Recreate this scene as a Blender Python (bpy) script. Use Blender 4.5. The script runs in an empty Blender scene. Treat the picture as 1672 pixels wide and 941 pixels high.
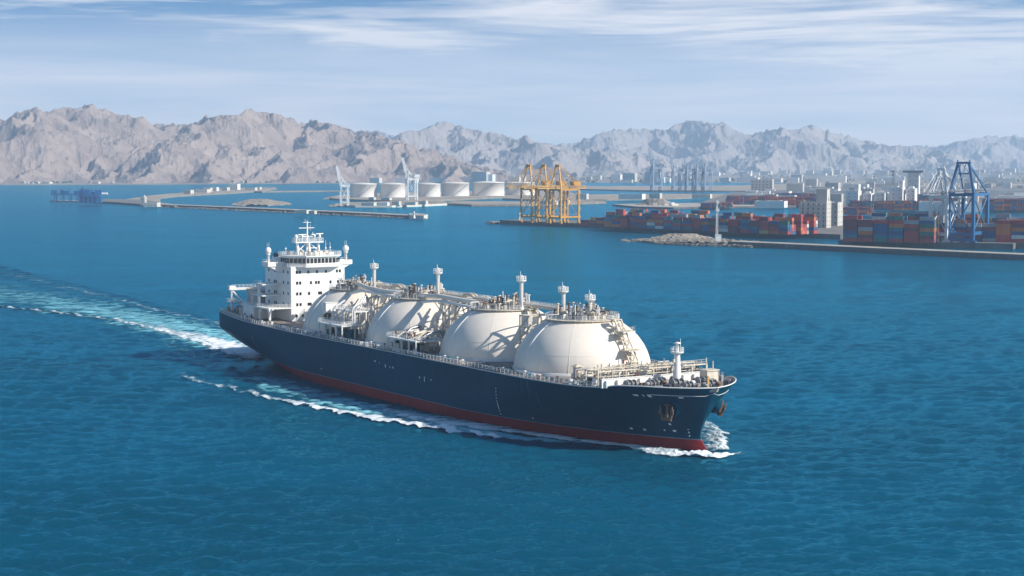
import bpy, math, random
import numpy as np
from mathutils import Vector, Matrix
random.seed(7); RNG = np.random.default_rng(11)
sc = bpy.context.scene
COL = sc.collection
R = math.radians

# ------------------------------------------------------------------ camera geometry (metres; sea level z = 0)
F, YH, CH, CX, CY = 2853.0, 266.5, 73.3, 836.0, 470.5
PITCH = math.atan((CY - YH) / F)
cam = bpy.data.cameras.new('camera'); camo = bpy.data.objects.new('camera', cam); COL.objects.link(camo)
camo.location = (0, 0, CH); camo.rotation_euler = (R(90) - PITCH, 0, 0)
cam.sensor_width = 36; cam.lens = 36 * F / 1672; cam.clip_start = 1; cam.clip_end = 90000
sc.camera = camo
vs_ = sc.view_settings; vs_.view_transform = 'Standard'; vs_.look = 'None'; vs_.gamma = 1.0; vs_.exposure = 0.52; vs_.use_curve_mapping = False
sc.cycles.use_denoising = True; sc.cycles.volume_bounces = 1; sc.cycles.max_bounces = 8

def at(u, v, z=0.0):
    """surveyed point of the harbour: where the line of sight (u, v) meets height z"""
    a = (u - CX) / F; b = (CY - v) / F
    dy = math.cos(PITCH) + math.sin(PITCH) * b; dz = -math.sin(PITCH) + math.cos(PITCH) * b
    k = (z - CH) / dz
    return Vector((a * k, dy * k, z))

# ------------------------------------------------------------------ tags
def tag(o, label=None, cat=None, group=None, kind=None):
    if label: o['label'] = label
    if cat: o['category'] = cat
    if group: o['group'] = group
    if kind: o['kind'] = kind
    return o
def empty(name, loc, rz=0.0):
    o = bpy.data.objects.new(name, None); COL.objects.link(o); o.location = loc; o.rotation_euler = (0, 0, rz)
    o.empty_display_size = 2; return o
def copy_tree(o, parent=None):
    c = o.copy(); COL.objects.link(c)
    if parent: c.parent = parent
    for ch in list(o.children): copy_tree(ch, c)
    return c

# ------------------------------------------------------------------ materials
def new_mat(name):
    m = bpy.data.materials.new(name); m.use_nodes = True
    nt = m.node_tree; return m, nt, nt.nodes['Principled BSDF']
def N(nt, t, **kw):
    n = nt.nodes.new(t)
    for k, v in kw.items():
        if k.startswith('i_'): n.inputs[k[2:].replace('_', ' ')].default_value = v
        else: setattr(n, k, v)
    return n
def ramp(nt, stops, interp='LINEAR'):
    r = nt.nodes.new('ShaderNodeValToRGB'); r.color_ramp.interpolation = interp
    e = r.color_ramp.elements
    while len(e) < len(stops): e.new(0.5)
    for x, (p, c) in zip(e, stops): x.position = p; x.color = (*c, 1) if len(c) == 3 else c
    return r
def paint(name, col, rough=0.5, var=0.18, scale=0.35, dirt=0.0, dirtcol=(0.12, 0.07, 0.04), streak=True, spec=0.5, metal=0.0):
    m, nt, p = new_mat(name); L = nt.links
    tc = N(nt, 'ShaderNodeTexCoord'); mp = N(nt, 'ShaderNodeMapping')
    mp.inputs['Scale'].default_value = (1, 1, 0.18 if streak else 1)
    L.new(tc.outputs['Object'], mp.inputs['Vector'])
    n1 = N(nt, 'ShaderNodeTexNoise', i_Scale=scale, i_Detail=6.0, i_Roughness=0.62)
    L.new(mp.outputs[0], n1.inputs['Vector'])
    lo = tuple(c * (1 - var) for c in col); hi = tuple(min(1, c * (1 + var * 0.6)) for c in col)
    r1 = ramp(nt, [(0.3, lo), (0.7, hi)]); L.new(n1.outputs['Fac'], r1.inputs[0])
    out = r1.outputs[0]
    if dirt > 0:
        n2 = N(nt, 'ShaderNodeTexNoise', i_Scale=scale * 3.1, i_Detail=8.0, i_Roughness=0.7)
        L.new(mp.outputs[0], n2.inputs['Vector'])
        r2 = ramp(nt, [(0.56, (0, 0, 0)), (0.78, (dirt,) * 3)]); L.new(n2.outputs['Fac'], r2.inputs[0])
        mx = N(nt, 'ShaderNodeMix', data_type='RGBA'); mx.inputs['B'].default_value = (*dirtcol, 1)
        L.new(r2.outputs[0], mx.inputs['Factor']); L.new(out, mx.inputs['A']); out = mx.outputs['Result']
    L.new(out, p.inputs['Base Color'])
    p.inputs['Roughness'].default_value = rough; p.inputs['Metallic'].default_value = metal
    p.inputs['Specular IOR Level'].default_value = spec
    return m

M = {}
M['white'] = paint('white paint', (0.75, 0.735, 0.705), 0.45, 0.10, 0.25, 0.30, (0.42, 0.33, 0.24))
M['dome'] = paint('cream tank paint', (0.77, 0.695, 0.60), 0.48, 0.12, 0.10, 0.35, (0.50, 0.41, 0.31))
M['cream'] = paint('cream machinery paint', (0.62, 0.55, 0.44), 0.5, 0.22, 0.7, 0.45, (0.22, 0.12, 0.07))
M['grey'] = paint('grey deck paint', (0.30, 0.29, 0.29), 0.6, 0.3, 0.6, 0.4, (0.14, 0.09, 0.06))
M['dark'] = paint('dark machinery paint', (0.055, 0.062, 0.075), 0.5, 0.3, 0.8)
M['deck'] = paint('deck paint', (0.24, 0.20, 0.18), 0.7, 0.3, 0.25, 0.4, (0.16, 0.09, 0.06), streak=False)
M['rust'] = paint('rusty brown metal', (0.17, 0.095, 0.055), 0.75, 0.35, 1.2)
M['steel'] = paint('bare pipe steel', (0.42, 0.42, 0.43), 0.38, 0.25, 0.7, 0.2, metal=0.6)
M['ochre'] = paint('ochre post paint', (0.50, 0.30, 0.09), 0.5, 0.15, 0.8)
M['teal'] = paint('teal machinery paint', (0.03, 0.16, 0.20), 0.5, 0.2, 0.8)
M['redsmall'] = paint('red fitting paint', (0.38, 0.05, 0.04), 0.5, 0.2, 0.8)
M['glass'] = paint('dark window glass', (0.012, 0.016, 0.022), 0.12, 0.2, 0.5, spec=0.6)
M['beige'] = paint('beige casing paint', (0.36, 0.335, 0.30), 0.5, 0.1, 0.2, 0.3)
M['cyel'] = paint('yellow crane paint', (0.55, 0.27, 0.035), 0.5, 0.2, 0.08, 0.35)
M['cblue'] = paint('blue crane paint', (0.018, 0.115, 0.27), 0.45, 0.15, 0.08)
M['gblue'] = paint('blue gantry paint', (0.008, 0.10, 0.27), 0.5, 0.15, 0.08)
M['cwhite'] = paint('white crane paint', (0.70, 0.70, 0.70), 0.5, 0.12, 0.08, 0.2)
M['cgrey'] = paint('grey crane steel', (0.20, 0.21, 0.24), 0.5, 0.2, 0.08)
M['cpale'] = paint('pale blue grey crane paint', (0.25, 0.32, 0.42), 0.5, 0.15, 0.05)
M['tank'] = paint('white tank shell', (0.80, 0.78, 0.74), 0.5, 0.05, 0.03, 0.25, (0.5, 0.44, 0.36))
M['tankroof'] = paint('tank roof', (0.70, 0.66, 0.60), 0.6, 0.1, 0.03)
M['conc'] = paint('harbour concrete', (0.40, 0.36, 0.30), 0.85, 0.25, 0.05, 0.5, (0.20, 0.17, 0.14), streak=False)
M['concdark'] = paint('tide stained concrete', (0.13, 0.125, 0.12), 0.9, 0.4, 0.10, 0.6, (0.05, 0.05, 0.05))
M['silo'] = paint('grey silo concrete', (0.50, 0.47, 0.43), 0.85, 0.15, 0.06, 0.4, (0.25, 0.22, 0.19))
M['silow'] = paint('white silo render', (0.74, 0.71, 0.66), 0.85, 0.1, 0.06, 0.35, (0.4, 0.36, 0.3))
M['sand'] = paint('packed sand ground', (0.34, 0.285, 0.225), 0.95, 0.35, 0.011, 0.75, (0.15, 0.13, 0.11), streak=False)
M['plain'] = paint('coastal plain ground', (0.27, 0.235, 0.20), 0.95, 0.45, 0.0035, 0.85, (0.09, 0.09, 0.08), streak=False)
M['yard'] = paint('yard asphalt', (0.17, 0.155, 0.14), 0.95, 0.3, 0.03, 0.5, (0.30, 0.26, 0.21), streak=False)
M['rock'] = paint('armour rock', (0.27, 0.23, 0.185), 0.95, 0.5, 0.16, 0.6, (0.07, 0.06, 0.05), streak=False)
M['stone'] = paint('pale building stone', (0.60, 0.56, 0.49), 0.9, 0.15, 0.05, 0.3, (0.3, 0.26, 0.2))
M['roofgrey'] = paint('grey sheet roof', (0.33, 0.34, 0.36), 0.6, 0.15, 0.03)
M['scrub'] = paint('dark scrub green', (0.055, 0.075, 0.05), 0.95, 0.4, 0.02, streak=False)
CC = {'red': (0.46, 0.06, 0.05), 'dark blue': (0.035, 0.09, 0.21), 'orange': (0.60, 0.17, 0.04), 'maroon': (0.22, 0.05, 0.05),
      'grey': (0.34, 0.35, 0.36), 'white': (0.62, 0.61, 0.58), 'green': (0.05, 0.17, 0.12), 'yellow': (0.52, 0.36, 0.10), 'teal': (0.03, 0.18, 0.24)}
for k, c in CC.items(): M['c_' + k] = paint(k + ' container paint', c, 0.6, 0.2, 0.25, 0.2)

# ------------------------------------------------------------------ mesh builder
class MB:
    def __init__(s): s.v = []; s.f = []; s.m = []; s.sm = []; s.mats = []; s.cm = 0
    def use(s, mat):
        if mat not in s.mats: s.mats.append(mat)
        s.cm = s.mats.index(mat); return s
    def add(s, vs, fs, smooth=False):
        b = len(s.v); s.v += [tuple(v) for v in vs]
        for f in fs: s.f.append(tuple(b + i for i in f)); s.m.append(s.cm); s.sm.append(smooth)
        return s
    def box(s, c, d, rz=0.0, taper=1.0):
        cx, cy, cz = c; x, y, z = d[0] / 2, d[1] / 2, d[2] / 2; ca, sa = math.cos(rz), math.sin(rz)
        vs = []
        for dz, k in ((-z, 1), (z, taper)):
            for px, py in ((-x, -y), (x, -y), (x, y), (-x, y)):
                px *= k; py *= k
                vs.append((cx + px * ca - py * sa, cy + px * sa + py * ca, cz + dz))
        return s.add(vs, [(3, 2, 1, 0), (4, 5, 6, 7), (0, 1, 5, 4), (1, 2, 6, 5), (2, 3, 7, 6), (3, 0, 4, 7)])
    def tube(s, a, b, r, r2=None, n=6, caps=True):
        a = Vector(a); b = Vector(b); r2 = r if r2 is None else r2
        d = (b - a); 
        if d.length < 1e-6: return s
        d.normalize(); u = d.orthogonal().normalized(); w = d.cross(u)
        vs = []
        for p, rr in ((a, r), (b, r2)):
            for i in range(n):
                t = 2 * math.pi * i / n; vs.append(p + (u * math.cos(t) + w * math.sin(t)) * rr)
        fs = [(i, (i + 1) % n, n + (i + 1) % n, n + i) for i in range(n)]
        s.add(vs, fs, n > 5)
        if caps: s.add(vs[:n], [tuple(range(n - 1, -1, -1))]); s.add(vs[n:], [tuple(range(n))])
        return s
    def beam(s, a, b, w, h=None):
        """square section bar from a to b"""
        a = Vector(a); b = Vector(b); h = h or w; d = (b - a).normalized()
        up = Vector((0, 0, 1)) if abs(d.z) < 0.95 else Vector((1, 0, 0))
        u = d.cross(up).normalized(); v = u.cross(d).normalized()
        vs = []
        for p in (a, b):
            for i, j in ((-1, -1), (1, -1), (1, 1), (-1, 1)): vs.append(p + u * (i * w / 2) + v * (j * h / 2))
        return s.add(vs, [(3, 2, 1, 0), (4, 5, 6, 7), (0, 1, 5, 4), (1, 2, 6, 5), (2, 3, 7, 6), (3, 0, 4, 7)])
    def path(s, pts, r, n=6):
        for a, b in zip(pts[:-1], pts[1:]): s.tube(a, b, r, n=n)
        return s
    def lathe(s, prof, c=(0, 0, 0), n=24, smooth=True):
        vs = []; fs = []; k = len(prof)
        for i in range(n):
            t = 2 * math.pi * i / n
            for r, z in prof: vs.append((c[0] + r * math.cos(t), c[1] + r * math.sin(t), c[2] + z))
        for i in range(n):
            j = (i + 1) % n
            for q in range(k - 1): fs.append((i * k + q, j * k + q, j * k + q + 1, i * k + q + 1))
        return s.add(vs, fs, smooth)
    def rail(s, pts, h=1.1, step=2.2, r=0.05, wires=2, closed=False):
        pts = [Vector(p) for p in pts]
        if closed: pts.append(pts[0])
        for a, b in zip(pts[:-1], pts[1:]):
            for k in range(1, wires + 1):
                z = Vector((0, 0, h * k / wires)); s.tube(a + z, b + z, r, n=4, caps=False)
            n = max(1, int((b - a).length / step))
            for i in range(n): p = a.lerp(b, i / n); s.tube(p, p + Vector((0, 0, h)), r, n=4, caps=False)
        return s
    def build(s, name, parent=None, mat=None, loc=None, rz=0.0):
        me = bpy.data.meshes.new(name); me.from_pydata(s.v, [], s.f)
        for m_ in (s.mats or [M[mat] if isinstance(mat, str) else mat]): me.materials.append(m_)
        if s.mats: me.polygons.foreach_set('material_index', s.m)
        me.polygons.foreach_set('use_smooth', s.sm); me.update()
        o = bpy.data.objects.new(name, me); COL.objects.link(o)
        if parent: o.parent = parent
        if loc is not None: o.location = loc
        if rz: o.rotation_euler = (0, 0, rz)
        return o
def grid_mesh(name, V, nr, nc, mat, smooth=True, attrs=None):
    """V: (nr*nc,3) numpy grid -> quad mesh"""
    i = np.arange(nr - 1)[:, None] * nc + np.arange(nc - 1)[None, :]
    q = np.stack([i, i + 1, i + nc + 1, i + nc], -1).reshape(-1, 4)
    me = bpy.data.meshes.new(name); nf = len(q)
    me.vertices.add(len(V)); me.vertices.foreach_set('co', V.astype(np.float32).ravel())
    me.loops.add(nf * 4); me.loops.foreach_set('vertex_index', q.astype(np.int32).ravel())
    me.polygons.add(nf); me.polygons.foreach_set('loop_start', np.arange(0, nf * 4, 4, dtype=np.int32))
    me.polygons.foreach_set('use_smooth', np.full(nf, smooth))
    for k, a in (attrs or {}).items():
        at_ = me.attributes.new(k, 'FLOAT', 'POINT'); at_.data.foreach_set('value', a.astype(np.float32).ravel())
    me.update(calc_edges=True); me.validate()
    me.materials.append(mat)
    o = bpy.data.objects.new(name, me); COL.objects.link(o); return o

# ------------------------------------------------------------------ numpy noise
def _hash(ix, iy, seed):
    h = (ix.astype(np.int64) * 374761393 + iy.astype(np.int64) * 668265263 + seed * 982451653) & 0x7fffffff
    h = ((h ^ (h >> 13)) * 1274126177) & 0x7fffffff
    return ((h ^ (h >> 16)) & 0xffff) / 65535.0
def vnoise(x, y, seed=0):
    ix = np.floor(x); iy = np.floor(y); fx = x - ix; fy = y - iy
    u = fx**3 * (fx * (fx * 6 - 15) + 10); v = fy**3 * (fy * (fy * 6 - 15) + 10)
    du = 30 * fx**2 * (fx * (fx - 2) + 1); dv = 30 * fy**2 * (fy * (fy - 2) + 1)
    a = _hash(ix, iy, seed); b = _hash(ix + 1, iy, seed); c = _hash(ix, iy + 1, seed); d = _hash(ix + 1, iy + 1, seed)
    k1 = b - a; k2 = c - a; k3 = a - b - c + d
    return a + k1 * u + k2 * v + k3 * u * v, du * (k1 + k3 * v), dv * (k2 + k3 * u)
def ridged(x, y, octs=9, seed=0, gain=0.5):
    s = np.zeros_like(x); amp = 1.0; tot = 0; w = np.ones_like(x); c, sn = 0.8, 0.6
    for o in range(octs):
        n, _, _ = vnoise(x, y, seed + o); r = (1 - np.abs(2 * n - 1)); r = r * r
        s += r * amp * w; tot += amp; w = np.clip(r * 1.6, 0, 1); amp *= gain
        x, y = (c * x - sn * y) * 2.03 + 3.1, (sn * x + c * y) * 2.03 + 1.7
    return s / tot
def fbm(x, y, octs=6, seed=0):
    s = np.zeros_like(x); a = 0.5
    for o in range(octs):
        n, _, _ = vnoise(x, y, seed + o); s += (n - 0.5) * a; a *= 0.5
        x, y = (0.8 * x - 0.6 * y) * 2.02 + 5.3, (0.6 * x + 0.8 * y) * 2.02 + 2.9
    return s

# ------------------------------------------------------------------ sun, sky, air
SUN_AZ, SUN_EL = R(-20), R(33)          # azimuth from +X towards +Y
sd = Vector((math.cos(SUN_AZ) * math.cos(SUN_EL), math.sin(SUN_AZ) * math.cos(SUN_EL), math.sin(SUN_EL)))
sun = bpy.data.lights.new('sun', 'SUN'); suno = bpy.data.objects.new('sun', sun); COL.objects.link(suno)
sun.energy = 4.8; sun.angle = R(0.5); sun.color = (1.0, 0.94, 0.85)
suno.rotation_euler = sd.to_track_quat('Z', 'Y').to_euler(); suno.location = (300, -100, 500)

w = bpy.data.worlds.new('World'); sc.world = w; w.use_nodes = True
nt = w.node_tree; L = nt.links; bg = nt.nodes['Background']
tc = N(nt, 'ShaderNodeTexCoord'); sep = N(nt, 'ShaderNodeSeparateXYZ'); L.new(tc.outputs['Generated'], sep.inputs[0])
# the sky is looked up a little higher than it stands: the clear air of a dry coast
zm = N(nt, 'ShaderNodeMath', operation='MULTIPLY_ADD'); zm.inputs[1].default_value = 4.5; zm.inputs[2].default_value = 0.02
L.new(sep.outputs['Z'], zm.inputs[0])
cmb = N(nt, 'ShaderNodeCombineXYZ'); L.new(sep.outputs['X'], cmb.inputs['X']); L.new(sep.outputs['Y'], cmb.inputs['Y']); L.new(zm.outputs[0], cmb.inputs['Z'])
nrm = N(nt, 'ShaderNodeVectorMath', operation='NORMALIZE'); L.new(cmb.outputs[0], nrm.inputs[0])
sky = N(nt, 'ShaderNodeTexSky', sky_type='NISHITA'); sky.sun_disc = False
sky.sun_elevation = SUN_EL; sky.sun_rotation = math.atan2(sd.x, sd.y); sky.air_density = 1.0; sky.dust_density = 0.6; sky.ozone_density = 1.2
L.new(nrm.outputs[0], sky.inputs['Vector'])
# cirrus: long streaks, stretched along the horizon
mp = N(nt, 'ShaderNodeMapping'); mp.inputs['Scale'].default_value = (4.5, 4.5, 52); mp.inputs['Rotation'].default_value = (0, R(1.6), 0); mp.inputs['Location'].default_value = (2.3, 0.4, 0.9)
L.new(tc.outputs['Generated'], mp.inputs[0])
n1 = N(nt, 'ShaderNodeTexNoise', i_Scale=1.0, i_Detail=6.0, i_Roughness=0.52, i_Distortion=0.9); L.new(mp.outputs[0], n1.inputs['Vector'])
mp2 = N(nt, 'ShaderNodeMapping'); mp2.inputs['Scale'].default_value = (16, 16, 300); mp2.inputs['Rotation'].default_value = (0, R(2.5), 0)
L.new(tc.outputs['Generated'], mp2.inputs[0])
n2 = N(nt, 'ShaderNodeTexNoise', i_Scale=1.0, i_Detail=8.0, i_Roughness=0.6, i_Distortion=0.8); L.new(mp2.outputs[0], n2.inputs['Vector'])
ma = N(nt, 'ShaderNodeMath', operation='MULTIPLY_ADD'); ma.inputs[1].default_value = 0.33; L.new(n2.outputs['Fac'], ma.inputs[0]); L.new(n1.outputs['Fac'], ma.inputs[2])
# the veil thickens to the right (east)
mb_ = N(nt, 'ShaderNodeMath', operation='MULTIPLY_ADD'); mb_.inputs[1].default_value = 0.16; L.new(sep.outputs['X'], mb_.inputs[0]); L.new(ma.outputs[0], mb_.inputs[2])
cl = ramp(nt, [(0.54, (0, 0, 0)), (0.80, (0.84,) * 3)]); L.new(mb_.outputs[0], cl.inputs[0])
# cirrus kept low; faded out overhead to weaken and cool the sky fill
hi = ramp(nt, [(0.13, (1,) * 3), (0.34, (0.06,) * 3)]); L.new(sep.outputs['Z'], hi.inputs[0])
clm = N(nt, 'ShaderNodeMath', operation='MULTIPLY'); L.new(cl.outputs[0], clm.inputs[0]); L.new(hi.outputs[0], clm.inputs[1])
# thicker veil of dust low over the horizon
vl = ramp(nt, [(0.0, (0.95,) * 3), (0.042, (0.84,) * 3), (0.064, (0.46,) * 3), (0.088, (0.0,) * 3)]); L.new(sep.outputs['Z'], vl.inputs[0])
mxf = N(nt, 'ShaderNodeMath', operation='MAXIMUM'); L.new(clm.outputs[0], mxf.inputs[0]); vn = N(nt, 'ShaderNodeMath', operation='MULTIPLY_ADD'); vn.inputs[1].default_value = 1.5; vn.inputs[2].default_value = -0.05; L.new(ma.outputs[0], vn.inputs[0])
vm = N(nt, 'ShaderNodeMath', operation='MULTIPLY', use_clamp=True); L.new(vl.outputs[0], vm.inputs[0]); L.new(vn.outputs[0], vm.inputs[1]); L.new(vm.outputs[0], mxf.inputs[1])
mx = N(nt, 'ShaderNodeMix', data_type='RGBA'); mx.inputs['B'].default_value = (14.0, 12.9, 12.2, 1)
L.new(mxf.outputs[0], mx.inputs['Factor']); gn = N(nt, 'ShaderNodeMix', data_type='RGBA', blend_type='MULTIPLY'); gn.inputs['Factor'].default_value = 1; gn.inputs['B'].default_value = (0.12, 1.05, 1.55, 1)
L.new(sky.outputs[0], gn.inputs['A']); L.new(gn.outputs['Result'], mx.inputs['A'])
L.new(mx.outputs['Result'], bg.inputs['Color']); bg.inputs['Strength'].default_value = 0.062

HAZE = 7.0e-5
hz = MB().box((1500, 9000, 480), (26000, 26000, 964)).build('haze', mat=M['white'])
tag(hz, 'thin pale blue dust haze hanging over the sea and harbour', 'haze', kind='stuff')
m = bpy.data.materials.new('haze air'); m.use_nodes = True; nt = m.node_tree
nt.nodes.remove(nt.nodes['Principled BSDF'])
pv = N(nt, 'ShaderNodeVolumePrincipled'); pv.inputs['Color'].default_value = (0.56, 0.755, 0.98, 1); pv.inputs['Density'].default_value = HAZE
pv.inputs['Anisotropy'].default_value = 0.1
nt.links.new(pv.outputs[0], nt.nodes['Material Output'].inputs['Volume'])
hz.data.materials.clear(); hz.data.materials.append(m)

# ------------------------------------------------------------------ ship frame
SHIP_L, SHIP_B, HD = 285.0, 48.6, 1.0193
BX, BY = 54.5, 430.2
HV = (math.cos(HD), -math.sin(HD)); SV = (-math.sin(HD), -math.cos(HD))   # ahead, to starboard
def ship_xy(x, y): return (x - BX) * HV[0] + (y - BY) * HV[1] + SHIP_L, (x - BX) * SV[0] + (y - BY) * SV[1]
def sstep(a, b, x): t = np.clip((x - a) / (b - a), 0, 1); return t * t * (3 - 2 * t)
TIP = 279.6
def stem_s(z): return float(np.interp(z, [-6, -1, 0, 1.2, 2.4, 4, 6, 9, 13.2, 16, 18.7], [277, 277, 276.4, 274.8, 273.2, 272.4, 272.7, 274.2, 276.6, 278.2, TIP]))
def stern_s(z): return 0.0 if z >= 12 else 27 * ((12 - z) / 12) ** 1.7
def zdeck(s): return float(np.interp(s, [0, 12, 40, 80, 220, 250, 257, 262, 268, TIP], [17.3, 17.0, 16.2, 15.7, 15.7, 15.9, 16.2, 17.0, 17.2, 17.0]))
def half_b(s, z):
    """half breadth of the hull at station s and height z"""
    B = SHIP_B / 2; k = min(1, max(0, z / 17.0))
    a0 = stern_s(z); wa = 7.0 + 12.5 * min(1, max(0, z / 11.0)) ** 0.8
    full = 105 - 62 * k; t = min(1, max(0, (s - a0) / (full - a0))); aft = wa + (B - wa) * math.sin(t * math.pi / 2) ** 0.9
    st = stem_s(z); s0 = 178 + 52 * k; p = 1.75 + 0.75 * k; q = 0.92 - 0.28 * k
    t = min(1, max(0, (s - s0) / (st - s0))); fwd = B * max(0, 1 - t ** p) ** q
    return min(aft, fwd)

# ------------------------------------------------------------------ sea
WAVES = []
for i in range(120):
    lam = 1.9 * (15 / 1.9) ** RNG.random() ** 1.15; th = R(-80) + RNG.normal(0, 0.5)
    amp = 0.0096 * lam ** 0.78 * (0.6 + 0.8 * RNG.random()); WAVES.append((2 * math.pi / lam, th, amp, RNG.random() * 6.283, lam))
def wave_z(x, y, spacing=0.6):
    z = np.zeros_like(x)
    g = 0.55 + 0.9 * np.clip(fbm(x / 90, y / 150, 3, 5) + 0.5, 0, 1)
    for k, th, a, ph, lam in WAVES:
        fade = np.clip(lam / (2.6 * np.maximum(spacing, 1e-3)) - 0.6, 0, 1)
        z += a * fade * np.sin(k * (x * math.cos(th) + y * math.sin(th)) + ph)
    z *= g
    s, t = ship_xy(x, y)
    # transverse and diverging waves thrown by the hull
    d = np.maximum(np.abs(t) - SHIP_B / 2, 0); ins = (s > -500) & (s < 290)
    dv = 0.34 * np.sin((274 - s) * 0.105 - d * 0.19) * np.exp(-((d - 0.30 * np.clip(274 - s, 0, 999)) / (10 + 0.10 * np.clip(274 - s, 0, 999))) ** 2) * ins * np.exp(-np.clip(274 - s, 0, 999) / 260)
    z += dv
    hull = sstep(0, 14, np.maximum(d, np.maximum(s - 276, 25 - s)))
    return z * (0.35 + 0.65 * hull)

inv = np.concatenate([np.linspace(1 / 215.0, 1 / 1500.0, 640), np.linspace(1 / 1500.0, 1 / 80000.0, 150)[1:]]); dist = 1 / inv
azs = np.concatenate([np.linspace(-0.75, -0.31, 36)[:-1], np.linspace(-0.31, 0.31, 640), np.linspace(0.31, 0.75, 36)[1:]])
D_, A_ = np.meshgrid(dist, azs, indexing='ij'); X_ = A_ * D_; Y_ = D_
sp = np.gradient(dist)[:, None] * np.ones_like(A_)
Z_ = np.where(D_ < 1600, wave_z(X_, Y_, np.maximum(sp * 0.55, D_ * 0.00097)), 0)
m, nt, p = new_mat('sea water'); L = nt.links
tc = N(nt, 'ShaderNodeTexCoord')
def wave_noise(scale, sx, sy, rot, detail, dist_=0.3):
    mp = N(nt, 'ShaderNodeMapping'); mp.inputs['Scale'].default_value = (sx, sy, 1); mp.inputs['Rotation'].default_value = (0, 0, rot)
    L.new(tc.outputs['Object'], mp.inputs[0])
    n = N(nt, 'ShaderNodeTexNoise', i_Scale=scale, i_Detail=detail, i_Roughness=0.55, i_Distortion=dist_); L.new(mp.outputs[0], n.inputs['Vector']); return n
b1 = wave_noise(0.75, 1.0, 2.6, R(8), 7, 0.6); b2 = wave_noise(0.16, 1.0, 2.8, R(12), 5, 0.6)
bm1 = N(nt, 'ShaderNodeBump', i_Strength=1.0, i_Distance=0.36); L.new(b1.outputs['Fac'], bm1.inputs['Height'])
bm2 = N(nt, 'ShaderNodeBump', i_Strength=1.0, i_Distance=0.7); L.new(b2.outputs['Fac'], bm2.inputs['Height']); L.new(bm1.outputs[0], bm2.inputs['Normal'])
flat = N(nt, 'ShaderNodeCombineXYZ'); flat.inputs['Z'].default_value = 1.0
L.new(flat.outputs[0], p.inputs['Normal'])      # light scattered back from below the surface does not follow the ripples
c1 = wave_noise(0.006, 1.0, 2.6, R(15), 5); r1 = ramp(nt, [(0.30, (0.0001, 0.056, 0.096)), (0.70, (0.0001, 0.092, 0.162))]); L.new(c1.outputs['Fac'], r1.inputs[0])
L.new(r1.outputs[0], p.inputs['Base Color']); p.inputs['Roughness'].default_value = 0.6; p.inputs['Specular IOR Level'].default_value = 0.0
gl = N(nt, 'ShaderNodeBsdfGlossy'); gl.inputs['Roughness'].default_value = 0.14; gl.inputs['Color'].default_value = (0.13, 0.72, 1.0, 1); L.new(bm2.outputs[0], gl.inputs['Normal'])
fr = N(nt, 'ShaderNodeFresnel'); fr.inputs['IOR'].default_value = 1.33; L.new(bm2.outputs[0], fr.inputs['Normal'])
fm_ = N(nt, 'ShaderNodeMath', operation='MULTIPLY'); fm_.inputs[1].default_value = 1.0; L.new(fr.outputs[0], fm_.inputs[0])
mxs = N(nt, 'ShaderNodeMixShader'); L.new(fm_.outputs[0], mxs.inputs[0]); L.new(p.outputs[0], mxs.inputs[1]); L.new(gl.outputs[0], mxs.inputs[2]); L.new(mxs.outputs[0], nt.nodes['Material Output'].inputs['Surface'])
sea = grid_mesh('sea_water', np.stack([X_, Y_, Z_], -1).reshape(-1, 3), len(dist), len(azs), m)
tag(sea, 'deep blue rippled sea water around the gas carrier', 'sea', kind='structure')

# ------------------------------------------------------------------ mountains
def rock_mat(name, a, b, c, scale):
    m, nt, p = new_mat(name); L = nt.links; tc = N(nt, 'ShaderNodeTexCoord')
    n1 = N(nt, 'ShaderNodeTexNoise', i_Scale=scale, i_Detail=10.0, i_Roughness=0.65); L.new(tc.outputs['Object'], n1.inputs['Vector'])
    r = ramp(nt, [(0.28, a), (0.5, b), (0.74, c)]); L.new(n1.outputs['Fac'], r.inputs[0]); L.new(r.outputs[0], p.inputs['Base Color'])
    n2 = N(nt, 'ShaderNodeTexNoise', i_Scale=scale * 9, i_Detail=8.0, i_Roughness=0.7); L.new(tc.outputs['Object'], n2.inputs['Vector'])
    bm = N(nt, 'ShaderNodeBump', i_Strength=1.0, i_Distance=12.0); L.new(n2.outputs['Fac'], bm.inputs['Height']); L.new(bm.outputs[0], p.inputs['Normal'])
    p.inputs['Roughness'].default_value = 0.95; p.inputs['Specular IOR Level'].default_value = 0.1; return m
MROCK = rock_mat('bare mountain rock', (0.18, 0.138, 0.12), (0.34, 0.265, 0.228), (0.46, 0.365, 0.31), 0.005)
MHAZED = rock_mat('haze tinted mountain rock', (0.24, 0.21, 0.20), (0.34, 0.30, 0.285), (0.40, 0.36, 0.335), 0.003)  # distance haze painted into the rock: far ranges lighter, with less contrast
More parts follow.
